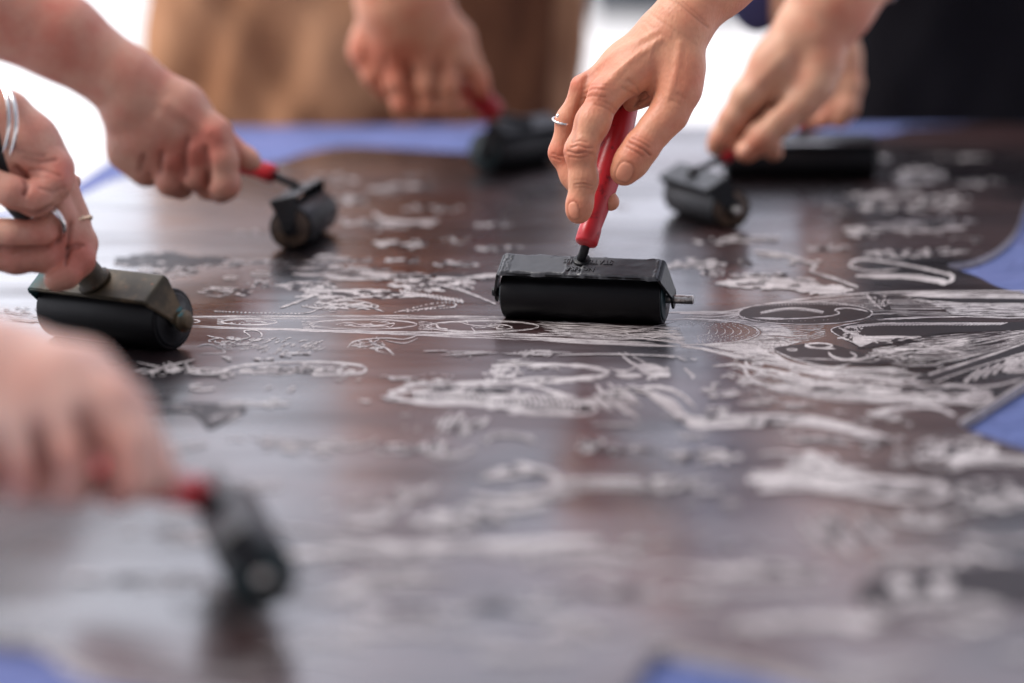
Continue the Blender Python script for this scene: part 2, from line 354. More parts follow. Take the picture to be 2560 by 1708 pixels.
# ------------------------------------------------------------------ setting: paving, table cover, carved plate
def poly_slab(name, outline, z1, z0, mats, parent=None, edge_mi=1):
    bm = bmesh.new(); top = [bm.verts.new((p.x, p.y, z1)) for p in outline]; bot = [bm.verts.new((p.x, p.y, z0)) for p in outline]
    f = bm.faces.new(top)
    if f.normal.z < 0: f.normal_flip()
    n = len(top)
    for i in range(n):
        q = bm.faces.new((top[i], bot[i], bot[(i + 1) % n], top[(i + 1) % n])); q.material_index = edge_mi
    bm.normal_update(); bmesh.ops.triangulate(bm, faces=[f])
    bmesh.ops.recalc_face_normals(bm, faces=bm.faces)
    return bm
def smooth_path(pts, n=8, closed=False):
    pts = [np.array(p, float) for p in pts]; out = []
    m_ = len(pts); rg_ = range(m_ if closed else m_ - 1)
    for i in rg_:
        if closed: p0, p1, p2, p3 = pts[i - 1], pts[i], pts[(i + 1) % m_], pts[(i + 2) % m_]
        else: p0, p1, p2, p3 = pts[max(i - 1, 0)], pts[i], pts[i + 1], pts[min(i + 2, m_ - 1)]
        for k in range(n):
            t = k / n
            out.append(.5 * ((2 * p1) + (-p0 + p2) * t + (2 * p0 - 5 * p1 + 4 * p2 - p3) * t * t + (-p0 + 3 * p1 - 3 * p2 + p3) * t ** 3))
    if not closed: out.append(pts[-1])
    return out
ZB = 0.0; ZC = -0.0055; GZ = -.76
bm = bmesh.new(); bmesh.ops.create_grid(bm, x_segments=40, y_segments=40, size=120)
for v in bm.verts: v.co.z = GZ; v.co.y += 60
tag(bmesh_obj('paving', bm, M['paving'], smooth=False), kind='structure')
# low grey kerb wall far behind
def box(bm, x0, x1, y0, y1, z0, z1):
    r = bmesh.ops.create_cube(bm, size=1, matrix=Matrix.Translation(((x0 + x1) / 2, (y0 + y1) / 2, (z0 + z1) / 2)) @ Matrix.Diagonal((x1 - x0, y1 - y0, z1 - z0, 1)))
    return r['verts']
bm = bmesh.new(); box(bm, .42, 9, 16.2, 16.6, GZ, GZ + .45); box(bm, .37, 9.05, 16.15, 16.65, GZ + .452, GZ + .52)
bmesh.ops.bevel(bm, geom=bm.edges[:], offset=.012, segments=2, affect='EDGES')
tag(bmesh_obj('low_wall', bm, M['concrete'], smooth=False), 'low grey concrete wall far off beyond the white paving', 'wall')
# table
TT = [G(*p, ZC) for p in [(-900, 1900), (-900, 900), (-330, 600), (60, 520), (200, 455), (300, 385), (560, 318), (1300, 312), (2200, 312), (3100, 316), (3500, 900), (3500, 1900)]]
near = [Vector((1.1, .72, 0)), Vector((-.9, .72, 0))]
TT = TT + []
bm = poly_slab('table_top', [Vector((p.x * .992, p.y * .998, 0)) for p in TT], ZC - .004, ZC - .03, None)
tb = empty('table', (0, 1.6, GZ))
tag(tb, 'trestle table hidden under the periwinkle cloth that carries the printing plate', 'table')
bmesh.ops.translate(bm, verts=bm.verts, vec=-Vector((0, 1.6, GZ))); bmesh_obj('table_top', bm, [M['core'], M['core']], tb, smooth=False)
for x, y in ((-.55, 2.3), (.95, 2.75), (-.45, 1.1), (.75, 1.1)):
    bm = bmesh.new(); lathe(bm, [(.02, 0), (.022, .01), (.02, .72)], Matrix.Translation((x, y - 1.6, .0)), 20); bmesh_obj('leg', bm, M['steel_black'], tb)
# cloth: top with slack + hanging skirt
op = [np.array((p.x, p.y)) for p in TT]
path = []
for i, p in enumerate(op):
    q = op[(i + 1) % len(op)]; n_ = max(2, int(np.linalg.norm(q - p) / .02))
    for k in range(n_): path.append(p + (q - p) * k / n_)
bm = bmesh.new(); ce = sum(path) / len(path); rings = []
for j, (s_, dz) in enumerate([(1, 0), (1.003, -.004), (1.006, -.02), (1.012, -.09), (1.02, -.20), (1.028, -.34)]):
    rg_ = []
    for i, p in enumerate(path):
        q = ce + (p - ce) * (s_ + (.012 * math.sin(i * .55) + .008 * math.sin(i * .21)) * min(1, max(0, j - 1) / 3)); rg_.append(bm.verts.new((q[0], q[1], ZC + dz)))
    rings.append(rg_)
for a, c in zip(rings, rings[1:]):
    for i in range(len(a)): bm.faces.new((a[i], c[i], c[(i + 1) % len(a)], a[(i + 1) % len(a)]))
f = bm.faces.new(rings[0]); bmesh.ops.triangulate(bm, faces=[f]); bmesh.ops.recalc_face_normals(bm, faces=bm.faces)
tag(bmesh_obj('tablecloth', bm, M['cloth']), 'periwinkle blue cloth covering the table under the dark carved plate', 'tablecloth')
# plate
OUT = [(-160, 1560), (0, 1592), (95, 1600), (150, 1640), (240, 1682), (420, 1712), (760, 1760), (1200, 1790), (1490, 1765), (1570, 1712), (1606, 1655), (1648, 1618), (1730, 1630), (1900, 1662), (2080, 1712), (2400, 1760),
       (2800, 1700), (2900, 1400), (2780, 1200), (2640, 1142), (2560, 1124), (2470, 1092), (2398, 1060), (2450, 1028), (2560, 960), (2700, 900), (2900, 850), (2800, 772), (2640, 745), (2510, 722), (2440, 690), (2368, 663),
       (2430, 651), (2492, 622), (2538, 577), (2562, 520), (2600, 440), (2660, 380), (2620, 318), (2300, 317), (2230, 330), (2100, 338), (1960, 326), (1880, 315), (1640, 314), (1430, 316), (1330, 350), (1240, 380), (1120, 378), (1000, 371), (860, 366), (760, 384), (690, 405), (560, 418), (420, 425), (300, 446), (215, 482), (150, 512), (0, 545), (-260, 620), (-420, 900), (-380, 1300)]
sharp = {(2398, 1060), (2368, 663)}
sm_ = []
for i, p in enumerate(OUT):
    seg_ = smooth_path([OUT[i - 1], p, OUT[(i + 1) % len(OUT)], OUT[(i + 2) % len(OUT)]], 5)[5:10]
    sm_ += seg_
bm = poly_slab('plate', [G(x, y, ZB) for x, y in sm_], ZB, ZC + .0006, None)
# ---- carved drawing, cut into the same sheet: ribbons of bare pale lino (slot 2) and dark scratched lines (slot 3)
R_ = random.Random(11); CNT = [0]
def ribbon(pts, ws, mi=2):
    """pts photo pixels; ws half widths px"""
    if len(pts) < 2: return
    CNT[0] += 1; z = .00004 + CNT[0] * 1.2e-7
    L_, Rr = [], []
    for i, p in enumerate(pts):
        a = pts[max(i - 1, 0)]; c = pts[min(i + 1, len(pts) - 1)]; dx, dy = c[0] - a[0], c[1] - a[1]; l = math.hypot(dx, dy) + 1e-6
        nx, ny = -dy / l, dx / l; w_ = ws[i] if not isinstance(ws, (int, float)) else ws
        w_ *= (.6 + .4 * abs(dx) / l) if abs(dy) < abs(dx) else .6 + .9 * abs(dy) / l
        L_.append(bm.verts.new(G(p[0] + nx * w_, p[1] + ny * w_, z))); Rr.append(bm.verts.new(G(p[0] - nx * w_, p[1] - ny * w_, z)))
    for i in range(len(pts) - 1):
        f = bm.faces.new((L_[i], L_[i + 1], Rr[i + 1], Rr[i])); f.material_index = mi
        f.normal_update()
        if f.normal.z < 0: f.normal_flip()
def stroke(pts, w=1.5, taper=True, jit=.25, mi=2, n=6, wob=0):
    sp = smooth_path(pts, n); m_ = len(sp)
    if wob: sp = [np.array((p[0] + R_.gauss(0, wob * 2), p[1] + R_.gauss(0, wob))) for p in sp]
    ws = []
    for i in range(m_):
        t = i / (m_ - 1); e = min(1, 6 * t + .15, 6 * (1 - t) + .15) if taper else 1
        ws.append(max(.15, w * e * (1 + R_.uniform(-jit, jit))))
    ribbon(sp, ws, mi)
def ell(cx, cy, rx, ry, w=1.4, a0=0, a1=360, mi=2, jit=.3):
    n_ = max(14, int(abs(a1 - a0) / 9)); pts = [(cx + rx * math.cos(math.radians(a0 + (a1 - a0) * k / n_)), cy + ry * math.sin(math.radians(a0 + (a1 - a0) * k / n_))) for k in range(n_ + 1)]
    m_ = [(math.hypot(-(p[0] - cx) / rx * 1.0, 0)) for p in pts]
    ribbon([np.array(p) for p in pts], [w * R_.uniform(1 - jit, 1 + jit) for _ in pts], mi)
def streaks(cx, cy, rx, ry, n, w=1.2, lmin=12, lmax=50, slope=0, mi=2, curve=2):
    for _ in range(n):
        a = R_.uniform(0, 6.283); r_ = math.sqrt(R_.random()); x = cx + rx * r_ * math.cos(a); y = cy + ry * r_ * math.sin(a)
        l = R_.uniform(lmin, lmax); s_ = slope + R_.gauss(0, .03)
        stroke([(x - l / 2, y - l / 2 * s_), (x, y + R_.uniform(-curve, curve)), (x + l / 2, y + l / 2 * s_)], w * R_.uniform(.5, 1.4), n=4, mi=mi)
def scribble(cx, cy, rx, ry, k, w=1.0, mi=2):
    for _ in range(k):
        x, y = cx + R_.uniform(-rx, rx), cy + R_.uniform(-ry, ry); p = [(x, y)]
        for _ in range(R_.randint(2, 4)): x += R_.uniform(-.35, .35) * rx; y += R_.uniform(-.5, .5) * ry; p.append((x, y))
        stroke(p, w * R_.uniform(.5, 1.3), n=5, mi=mi)
def dashes(pts, n, w=1, l=6, mi=2):
    sp = smooth_path(pts, 12)
    for k in range(n):
        t = (k + R_.random() * .5) / n * (len(sp) - 1); p = sp[int(t)]
        q = sp[min(int(t) + 1, len(sp) - 1)]; d = (q - p) / (np.linalg.norm(q - p) + 1e-6)
        stroke([p, p + d * l], w, n=2)
def between(A, B, n, w=.8, brk=.25, jit=.6, mi=2, seg_n=22):
    """flowing hatch between two guide curves, with broken strokes"""
    a = smooth_path(A, 14); b_ = smooth_path(B, 14); m_ = min(len(a), len(b_))
    ia = np.linspace(0, len(a) - 1, 60).astype(int); ib = np.linspace(0, len(b_) - 1, 60).astype(int)
    for k in range(n):
        t = (k + .5 + R_.uniform(-.3, .3)) / n; s0 = R_.randint(0, 12); dy = R_.uniform(-jit, jit)
        while s0 < 58:
            s1 = min(59, s0 + R_.randint(8, seg_n * 2))
            pts = [np.array((a[ia[i]] * (1 - t) + b_[ib[i]] * t) + (0, dy + .35 * math.sin(i * .7 + k))) for i in range(s0, s1 + 1, 2)]
            if len(pts) > 2: ribbon(pts, [w * R_.uniform(.5, 1.3) * min(1, .25 + .5 * min(j, len(pts) - 1 - j)) for j in range(len(pts))], mi)
            s0 = s1 + (R_.randint(1, 6) if R_.random() < brk * 2 else 1)
def fill(outline, mi=2, z=None, n=5):
    CNT[0] += 30
    sp = smooth_path(outline, n, True); z_ = .00004 + CNT[0] * 1.2e-7; CNT[0] += 10
    f = bm.faces.new([bm.verts.new(G(p[0], p[1], z_)) for p in sp]); f.material_index = mi; f.normal_update()
    if f.normal.z < 0: f.normal_flip()
    bmesh.ops.triangulate(bm, faces=[f])
def rough_blob(cx, cy, rx, ry, n, w, gaps=6, slope=0, ribs=0):
    streaks(cx, cy, rx, ry, int(n * .95), w * .72, rx * .10, rx * .42, slope)
    for _ in range(gaps + 4):
        x = cx + R_.uniform(-.7, .7) * rx; y = cy + R_.uniform(-.6, .6) * ry; stroke([(x, y), (x + rx * .12, y + R_.uniform(-4, 4)), (x + rx * .26, y + R_.uniform(-3, 3))], w * .8, mi=3)
# central band with three long ovals
between([(380, 790), (700, 788), (1000, 787), (1270, 790)], [(380, 796), (700, 797), (1000, 797), (1270, 800)], 6, .55)
between([(380, 810), (700, 822), (1000, 829), (1300, 834), (1560, 844)], [(380, 815), (700, 826), (1000, 838), (1300, 851), (1700, 868)], 8, .9)
between([(1340, 800), (1450, 806), (1600, 815), (1700, 815)], [(1345, 838), (1450, 842), (1600, 848), (1720, 862)], 22, .75, .5)
for (cx, cy, rx, ry) in ((623, 805, 70, 7.5), (908, 811, 134, 12.5), (1207, 816, 140, 14), (440, 803, 60, 6)):
    ell(cx, cy, rx, ry, 1.15); ell(cx + rx * .02, cy, rx * .95, ry * .8, .4)
    between([(cx - rx * 1.15, cy - ry * 1.1), (cx - rx * .9, cy - ry * .8)], [(cx - rx * 1.15, cy + ry * 1.1), (cx - rx * .9, cy + ry * .9)], 8, .7)
stroke([(838, 811), (870, 806), (905, 812), (950, 813), (985, 808), (975, 818), (960, 815), (900, 817), (860, 812)], 1.1); scribble(900, 811, 50, 6, 14, .8); dashes([(840, 812), (880, 814), (930, 809)], 8, .8, 7)
stroke([(1145, 804), (1175, 812), (1215, 815), (1255, 812), (1280, 818), (1262, 824), (1240, 820), (1255, 816)], 1.1); scribble(1215, 816, 45, 5, 12, .7); stroke([(1178, 818), (1188, 829)], 1); stroke([(1165, 802), (1170, 808)], 1)
stroke([(1090, 811), (1098, 820), (1120, 823)], 1.8); scribble(620, 805, 45, 4, 8, .6)
for k in range(9): stroke([(1500 + k * 14, 838 - k), (1580 + k * 10, 828 - k * 2.2), (1660 + k * 4, 812 - k * 1.2)], .8)
stroke([(1420, 832), (1440, 824), (1500, 827), (1560, 832), (1580, 842)], 1.2); stroke([(1450, 828), (1520, 834), (1560, 838)], 1.6); ell(1600, 841, 45, 6, .8, 20, 300); fill([(1330, 846), (1500, 852), (1700, 866), (1560, 864), (1400, 856)])
# necklace dome at the right of the band
for k in range(7): dashes([(1740 - k * 8, 800 + k * 2), (1850 - k * 14, 808 + k * 2), (1893 - k * 20, 829), (1850 - k * 14, 848 - k * 2), (1740, 858 - k * 3)], 34 - k * 3, .8, 5 - k * .3)
stroke([(1640, 800), (1760, 798), (1860, 810), (1898, 831), (1862, 850), (1780, 860), (1700, 862)], 1.2, False)
for k in range(46):
    t = k / 45; a = math.radians(-60 + 150 * t); x0, y0 = 1750 + 152 * math.cos(a) * 1.0, 831 + 30 * math.sin(a)
    x1 = x0 + 60 + 190 * t * .3; y1 = y0 + (y0 - 828) * .75 * (1 if t > .5 else .4); stroke([(x0, y0), ((x0 + x1) / 2, (y0 + y1) / 2 - 1), (x1, y1)], .9)
# great head: fields of long hatch
U = [(1700, 783), (1806, 780), (1920, 760), (2066, 741), (2249, 730), (2600, 728)]
C1 = [(1850, 800), (1900, 806), (1990, 815), (2100, 800), (2300, 785), (2600, 790)]
C2 = [(1900, 832), (1960, 838), (2040, 845), (2140, 872), (2350, 860), (2600, 830)]
Lo = [(1755, 872), (1850, 895), (1940, 912), (2060, 940), (2250, 955), (2340, 948)]
between(U, [(1700, 800), (1820, 806), (1870, 800), (2190, 790), (2300, 790), (2600, 800)], 20, .62, .6)
between([(1905, 812), (2000, 815), (2060, 812)], [(1905, 850), (1990, 856), (2070, 838)], 12, .6, .4)
between([(2180, 806), (2300, 795), (2600, 785)], [(2190, 799), (2300, 792), (2600, 795)], 4, .9)
between([(2320, 842), (2420, 832), (2600, 812)], [(2170, 900), (2330, 915), (2600, 845)], 20, .75, .5)
between([(2180, 872), (2250, 862), (2420, 840)], [(2160, 890), (2250, 892), (2430, 860)], 9, 1.0, .4)
between([(1780, 862), (1880, 870), (1930, 878), (1980, 905), (2100, 918), (2250, 915)], Lo, 13, 1.1, .5)
between([(1790, 858), (1850, 862), (1930, 856), (2010, 852)], [(1800, 872), (1870, 878), (1925, 880), (1960, 866)], 9, 1.1, .3)
stroke(Lo + [(2440, 905), (2560, 864)], 2.6, False); stroke([(1700, 866), (1755, 872), (1850, 892)], 2.6)
stroke(U, 1.7, False); stroke([(1560, 785), (1700, 781), (1806, 778)], 1.4)
# oval with a snake-like figure
fill([(1847, 786), (1880, 765), (1990, 755), (2110, 757), (2178, 775), (2150, 800), (2060, 811), (1930, 809), (1862, 800)], 3)
ell(2013, 783, 168, 28, 1.2); stroke([(1880, 794), (1925, 798), (2000, 796), (2075, 790), (2098, 783), (2088, 774), (2120, 770), (2160, 776), (2170, 781)], 1.5)
for k in range(30): stroke([(1900 + k * 5.2, 782 - 10 * math.sin(k / 9.6)), (1908 + k * 5.2, 779 - 10 * math.sin(k / 9.6)), (1902 + k * 5.2, 786 - 10 * math.sin(k / 9.6))], .95)
stroke([(1848, 788), (1858, 797), (1862, 792)], 1.4); dashes([(1880, 800), (1980, 803), (2100, 798)], 14, .8, 3); stroke([(1890, 795), (1960, 796)], 1.6)
for k in range(34): stroke([(1890 + k * 8, 757 + abs(k - 17) * .3), (1893 + k * 8, 761 + abs(k - 17) * .3)], .6)
stroke([(2166, 736), (2180, 752), (2204, 773)], 2.2); fill([(2170, 736), (2200, 738), (2228, 772), (2208, 772)], 3); scribble(2200, 755, 18, 12, 22, .8)
# beak-like black wedge with a pale rim
fill([(2078, 826), (2110, 812), (2200, 801), (2330, 801), (2480, 806), (2600, 806), (2600, 822), (2420, 830), (2320, 838), (2250, 855), (2150, 872), (2146, 866), (2110, 848)], 3)
stroke([(2150, 862), (2110, 846), (2078, 826), (2104, 814), (2150, 806)], 1.3)
for k in range(44): x = 2110 + k * 9; y = 818 - 8 * math.sin(min(1, k / 12) * 1.57); stroke([(x, y + 4), (x + 8, y), (x + 22, y - 3.5)], 2.1 - k * .018)
for k in range(26): x = 2096 + k * 3.4; stroke([(x, 820 + k * 1.3), (x + 8, 822 + k * 1.25), (x + 14, 828 + k * 1.2)], 1.8)
stroke([(2128, 826), (2142, 842), (2200, 842), (2282, 841)], 2.4); fill([(2140, 842), (2280, 841), (2200, 850), (2150, 866)]); scribble(2130, 835, 26, 12, 26, 1.2); scribble(2240, 848, 60, 5, 20, .8)
# lower dark face with small eye and scrolls
fill([(1934, 873), (1990, 862), (2060, 858), (2140, 878), (2180, 892), (2240, 905), (2150, 912), (2060, 912), (1985, 900)], 3)
ell(2047, 864, 33, 6, 1.9); ell(2047, 864, 20, 3.4, .9, mi=3); stroke([(2012, 858), (2030, 868), (2090, 872)], 2); stroke([(2070, 880), (2085, 893), (2120, 899), (2140, 890), (2125, 880)], 2.3); stroke([(2120, 899), (2160, 897), (2170, 886)], 2.1); ell(1980, 874, 12, 2.5, 1.2)
stroke([(1934, 874), (1960, 888), (2000, 902), (2080, 918), (2130, 908)], 1.6); stroke([(1990, 896), (2060, 898), (2190, 905)], 1.2)
stroke([(2190, 880), (2300, 872), (2420, 882)], 1.4); stroke([(2180, 893), (2300, 874)], 1.2, mi=3)
# diagonal groove, dark band, ribs
fill([(2290, 944), (2420, 905), (2600, 850), (2600, 862), (2440, 920), (2340, 952)], 3)
stroke([(2322, 936), (2450, 896), (2600, 845)], 2.4, False); stroke([(2330, 958), (2420, 925), (2600, 870)], 1.5)
for k in range(8): x = 2410 + k * 24; y = 958 - k * 7; stroke([(x, y), (x + 18, y - 18), (x + 42, y - 36)], 3.2)
for k in range(7): stroke([(2512, 900 + k * 5), (2540, 888 + k * 7), (2600, 875 + k * 9)], 2.4)
stroke([(2350, 960), (2470, 966), (2560, 946)], 2.3); stroke([(2398, 1056), (2470, 1012), (2600, 930)], 2.4, False)
# scaled body running under the head
between([(1860, 905), (2000, 940), (2200, 962), (2380, 965), (2480, 975)], [(1800, 940), (2000, 990), (2200, 1008), (2400, 1010), (2490, 1000)], 16, 1.3, .9)
for k in range(44): x = 1800 + R_.random() * 640; y = 935 + (x - 1800) * .085 + R_.uniform(-14, 24); stroke([(x, y), (x + 16, y - 5), (x + 34, y + 2)], R_.uniform(1.2, 3.4))
stroke([(1862, 903), (1880, 920), (1940, 928), (2010, 946)], 3.4); ell(1893, 911, 14, 3, 1.8); stroke([(1780, 916), (1850, 912), (1868, 935), (1890, 955)], 3); stroke([(1710, 920), (1728, 936), (1735, 945)], 3)
stroke([(2120, 985), (2180, 975), (2300, 976), (2370, 992), (2300, 1000), (2180, 994), (2130, 992)], 3.2); ell(2440, 996, 36, 17, 3.2); stroke([(2180, 1030), (2260, 1020), (2340, 1020), (2390, 1040)], 5); stroke([(2165, 1030), (2200, 1040), (2250, 1050)], 4)
for x in (2030, 2250, 2310, 2360): stroke([(x, 975), (x + 30, 972), (x + 70, 978)], 5, mi=3)
# fish ring, ribbed body, long bone, oval
stroke([(1230, 916), (1290, 909), (1380, 912), (1460, 916), (1520, 930), (1480, 946), (1420, 952), (1340, 958), (1280, 955)], 4.2, False, .35); stroke([(1225, 930), (1270, 920), (1240, 945), (1290, 940)], 4); stroke([(1280, 950), (1360, 944), (1420, 946), (1490, 938)], 3)
scribble(1260, 932, 40, 15, 22, 2.6); stroke([(1545, 880), (1575, 905), (1590, 915), (1560, 928), (1520, 920)], 2.8); stroke([(1560, 880), (1600, 900), (1620, 915)], 1.8)
fill([(1590, 915), (1630, 910), (1668, 925), (1672, 942), (1620, 938)]); scribble(1630, 927, 36, 13, 12, 2); fill([(1540, 936), (1570, 932), (1606, 938), (1580, 946), (1550, 944)])
rough_blob(1140, 985, 165, 24, 90, 3.0, 26, .06); rough_blob(1340, 1010, 150, 26, 90, 3.2, 30, .08); stroke([(970, 985), (1040, 962), (1150, 957), (1300, 960), (1400, 985), (1490, 1018), (1450, 1036), (1340, 1030), (1200, 1010), (1060, 1008), (970, 985)], 3.8, False, .4)
for k in range(30): x = 1030 + k * 14; stroke([(x, 972 + k * .8), (x + 10, 990 + k * .8), (x + 6, 1004 + k * .8)], 2.2)
fill([(1613, 972), (1650, 985), (1690, 1003), (1722, 1038), (1790, 1040), (1802, 1016), (1826, 1038), (1930, 1036), (2030, 1040), (2110, 1056), (2205, 1086), (2190, 1094), (2080, 1074), (1960, 1060), (1850, 1066), (1740, 1072), (1700, 1050), (1660, 1020), (1615, 985)])
streaks(1850, 1050, 180, 9, 30, 1.6, mi=3); stroke([(1600, 970), (1650, 968), (1700, 985), (1740, 1020)], 5)
stroke([(560, 924), (620, 912), (720, 906), (830, 906), (900, 914), (914, 924), (890, 934), (780, 938)], 2.6, False); rough_blob(700, 926, 110, 11, 46, 2.2, 8); stroke([(750, 903), (775, 918), (800, 922), (850, 915)], 2)
scribble(840, 922, 50, 8, 16, 1.3); stroke([(1490, 960), (1510, 985), (1560, 1020), (1600, 1050)], 4); streaks(1545, 1000, 50, 26, 34, 2.4, 20, 50, .8)
# left-hand ridge drawings
stroke([(560, 870), (590, 852), (625, 842), (610, 828), (640, 826), (655, 838), (640, 850), (600, 862), (540, 872)], 1.2); scribble(590, 856, 60, 12, 26, .9)
stroke([(488, 868), (520, 860), (550, 870), (560, 882), (500, 884)], 1.3); streaks(720, 865, 90, 22, 60, .9, 6, 24, -.4)
stroke([(868, 870), (890, 852), (960, 845), (1010, 848), (1045, 838)], 1.3); stroke([(920, 848), (940, 862), (965, 870), (985, 888)], 2); scribble(920, 862, 50, 12, 16, 1); stroke([(960, 850), (1010, 858), (1045, 845)], 1)
dashes([(535, 778), (640, 782), (760, 783), (800, 770)], 44, 1.5, 7); stroke([(785, 758), (800, 770), (850, 760), (900, 762), (940, 772), (960, 780)], 1.6); stroke([(795, 765), (840, 752), (900, 753), (945, 765)], 1.3); scribble(860, 765, 75, 10, 36, 1.2)
dashes([(985, 782), (1040, 768), (1090, 758), (1135, 758), (1130, 768), (1080, 772), (1010, 780)], 30, 1.6, 7); dashes([(1000, 778), (1060, 772), (1110, 764)], 14, 1.6, 9)
# pale cloud-like carvings behind the near band
rough_blob(900, 735, 150, 11, 70, 2.8, 12, -.05); rough_blob(770, 715, 75, 11, 45, 3, 8); rough_blob(1010, 690, 260, 9, 70, 2.8, 14, .02); rough_blob(1090, 712, 110, 16, 70, 3.2, 14, .08)
for k in range(16): stroke([(1000 + k * 10, 724 + k * 1.6), (1008 + k * 10, 736 + k * 1.4)], 2.4)
stroke([(1100, 712), (1160, 728), (1220, 752), (1240, 760)], 2.4); rough_blob(860, 672, 130, 6, 40, 2.2, 5); stroke([(700, 770), (760, 748), (800, 730)], 2.6); rough_blob(645, 710, 32, 14, 22, 2, 3); rough_blob(560, 730, 70, 12, 30, 1.8, 3)
rough_blob(700, 655, 120, 4, 18, 2.2, 2); rough_blob(560, 662, 60, 4, 10, 2, 1); rough_blob(880, 650, 90, 4, 14, 1.8, 2); rough_blob(1010, 650, 50, 5, 14, 3, 2)
rough_blob(420, 672, 80, 18, 40, 2.4, 12); rough_blob(380, 660, 90, 9, 26, 3, 2)
streaks(430, 650, 130, 14, 46, 4, 20, 60, mi=3)
# far field behind the central roller
for (cx, cy, rx, ry, n_) in ((960, 560, 110, 10, 26), (1005, 610, 70, 10, 26), (1140, 660, 60, 6, 12), (830, 450, 60, 12, 16), (1000, 470, 90, 9, 22), (880, 500, 60, 12, 18), (1080, 520, 70, 8, 16), (1230, 560, 50, 8, 10), (1250, 620, 60, 6, 12)): rough_blob(cx, cy, rx, ry, n_, 3.0, 4)
stroke([(930, 528), (960, 548), (1040, 556), (1100, 552)], 4.5)
for (cx, cy, rx, ry, n_, w_) in ((2300, 440, 70, 18, 40, 4.2), (2270, 455, 30, 22, 20, 4), (2210, 490, 100, 9, 30, 3.5), (2330, 500, 60, 11, 22, 4), (2400, 490, 40, 8, 10, 3.5), (2260, 570, 150, 8, 60, 3.6), (2160, 585, 40, 11, 24, 4), (2330, 553, 110, 6, 30, 3.6), (1880, 598, 70, 6, 30, 4.0), (1780, 604, 50, 6, 14, 3.2), (2250, 634, 80, 8, 34, 4.2), (2360, 628, 60, 7, 20, 3.6), (2440, 600, 12, 6, 8, 4), (2060, 620, 60, 6, 18, 3), (2110, 540, 14, 11, 8, 4), (2250, 520, 120, 6, 20, 2.5), (2440, 455, 60, 8, 12, 2.6), (1750, 660, 60, 13, 34, 3.2), (1780, 680, 34, 8, 18, 3), (1860, 655, 22, 6, 8, 3), (2300, 395, 180, 4, 14, 2.4)): rough_blob(cx, cy, rx, ry, n_, w_, 4)
stroke([(1885, 628), (1950, 636), (2020, 655), (2040, 664), (2030, 678), (2090, 698), (2145, 718)], 3.2, False); stroke([(1890, 640), (1960, 640)], 2.6)
stroke([(2125, 658), (2160, 648), (2250, 660), (2330, 676), (2378, 690), (2372, 705), (2340, 700), (2290, 690), (2140, 690)], 3.4, False); stroke([(2125, 658), (2130, 668), (2180, 678), (2250, 672)], 2.4); stroke([(2150, 689), (2250, 692), (2330, 700), (2362, 710)], 5.5); fill([(2330, 695), (2365, 700), (2362, 714), (2340, 706)])
stroke([(2370, 680), (2384, 690), (2378, 700)], 2.4)
streaks(1960, 710, 160, 14, 50, 2.4, 20, 70, .05); streaks(2060, 725, 60, 8, 30, 3, 20, 60, -.2); rough_blob(1900, 690, 80, 6, 20, 2.2, 3)
for k in range(12): y = 735 + k * 4.5; stroke([(2240 + k * 14, y), (2380, y + 1), (2480, y + 2), (2620, y + 5)], 3.0 - k * .12, jit=.6, wob=.6)
fill([(2270, 742), (2380, 745), (2600, 748), (2600, 756), (2440, 758), (2340, 752)], 3)
# near field, out of focus
for (cx, cy, rx, ry, n_, w_, sl_) in ((1540, 1125, 110, 8, 16, 2.6, 0), (1760, 1140, 90, 17, 40, 3.6, .05), (1475, 1108, 35, 18, 20, 4, .2), (1910, 1060, 60, 10, 16, 2.4, 0), (2030, 1190, 140, 30, 60, 5.5, .1), (2170, 1215, 180, 16, 60, 6.0, .12), (2050, 1155, 60, 24, 30, 5, .5), (1650, 1215, 90, 18, 24, 3.6, .1), (1150, 1300, 130, 26, 50, 3.8, .05), (1090, 1120, 30, 20, 22, 5, -.8), (1000, 1125, 90, 12, 20, 3.2, 0), (2120, 1330, 110, 45, 60, 5.0, .9), (2290, 1300, 60, 18, 36, 7, .1), (2400, 1130, 110, 22, 70, 5.5, .05), (2310, 1125, 40, 26, 30, 5, .6), (2480, 1240, 90, 40, 40, 6, .2), (1300, 1180, 90, 10, 18, 3.2, 0), (1150, 1060, 60, 24, 30, 2.6, -1.2), (2100, 1100, 160, 12, 20, 3, .1), (900, 1385, 220, 12, 24, 3.6, -.05), (1900, 1430, 160, 16, 20, 4, 0), (2440, 1420, 100, 40, 40, 6, .3), (2250, 1460, 20, 26, 26, 6, 0), (2350, 1460, 20, 24, 22, 6, 0), (2300, 1560, 200, 14, 22, 4, .2), (500, 1330, 200, 14, 16, 2.6, 0), (350, 1450, 260, 14, 20, 3, 0), (1100, 1520, 260, 14, 22, 3.2, 0), (1500, 1480, 180, 14, 16, 3, 0)): rough_blob(cx, cy, rx, ry, n_, w_, 5, sl_)
stroke([(1290, 1160), (1370, 1180), (1395, 1205), (1370, 1235), (1280, 1250), (1180, 1240)], 6, False); stroke([(1200, 1195), (1280, 1188), (1330, 1180)], 4)
stroke([(1870, 1200), (1960, 1185), (2060, 1170), (2150, 1195), (2290, 1205), (2370, 1230), (2300, 1250), (2160, 1235), (2040, 1215), (1900, 1220)], 7, False); stroke([(2010, 1130), (2050, 1145), (2090, 1170)], 7)
stroke([(640, 1400), (900, 1372), (1200, 1360), (1500, 1352)], 7, False, .4); stroke([(560, 1300), (800, 1330), (1050, 1370)], 3); stroke([(-50, 1590), (300, 1655), (760, 1710)], 3)
fill([(2140, 1480), (2200, 1440), (2340, 1420), (2560, 1410), (2600, 1500), (2350, 1520), (2180, 1510)], 3)
for x in (2250, 2355): fill([(x - 26, 1455), (x, 1440), (x + 24, 1455), (x + 18, 1478), (x - 16, 1476)])

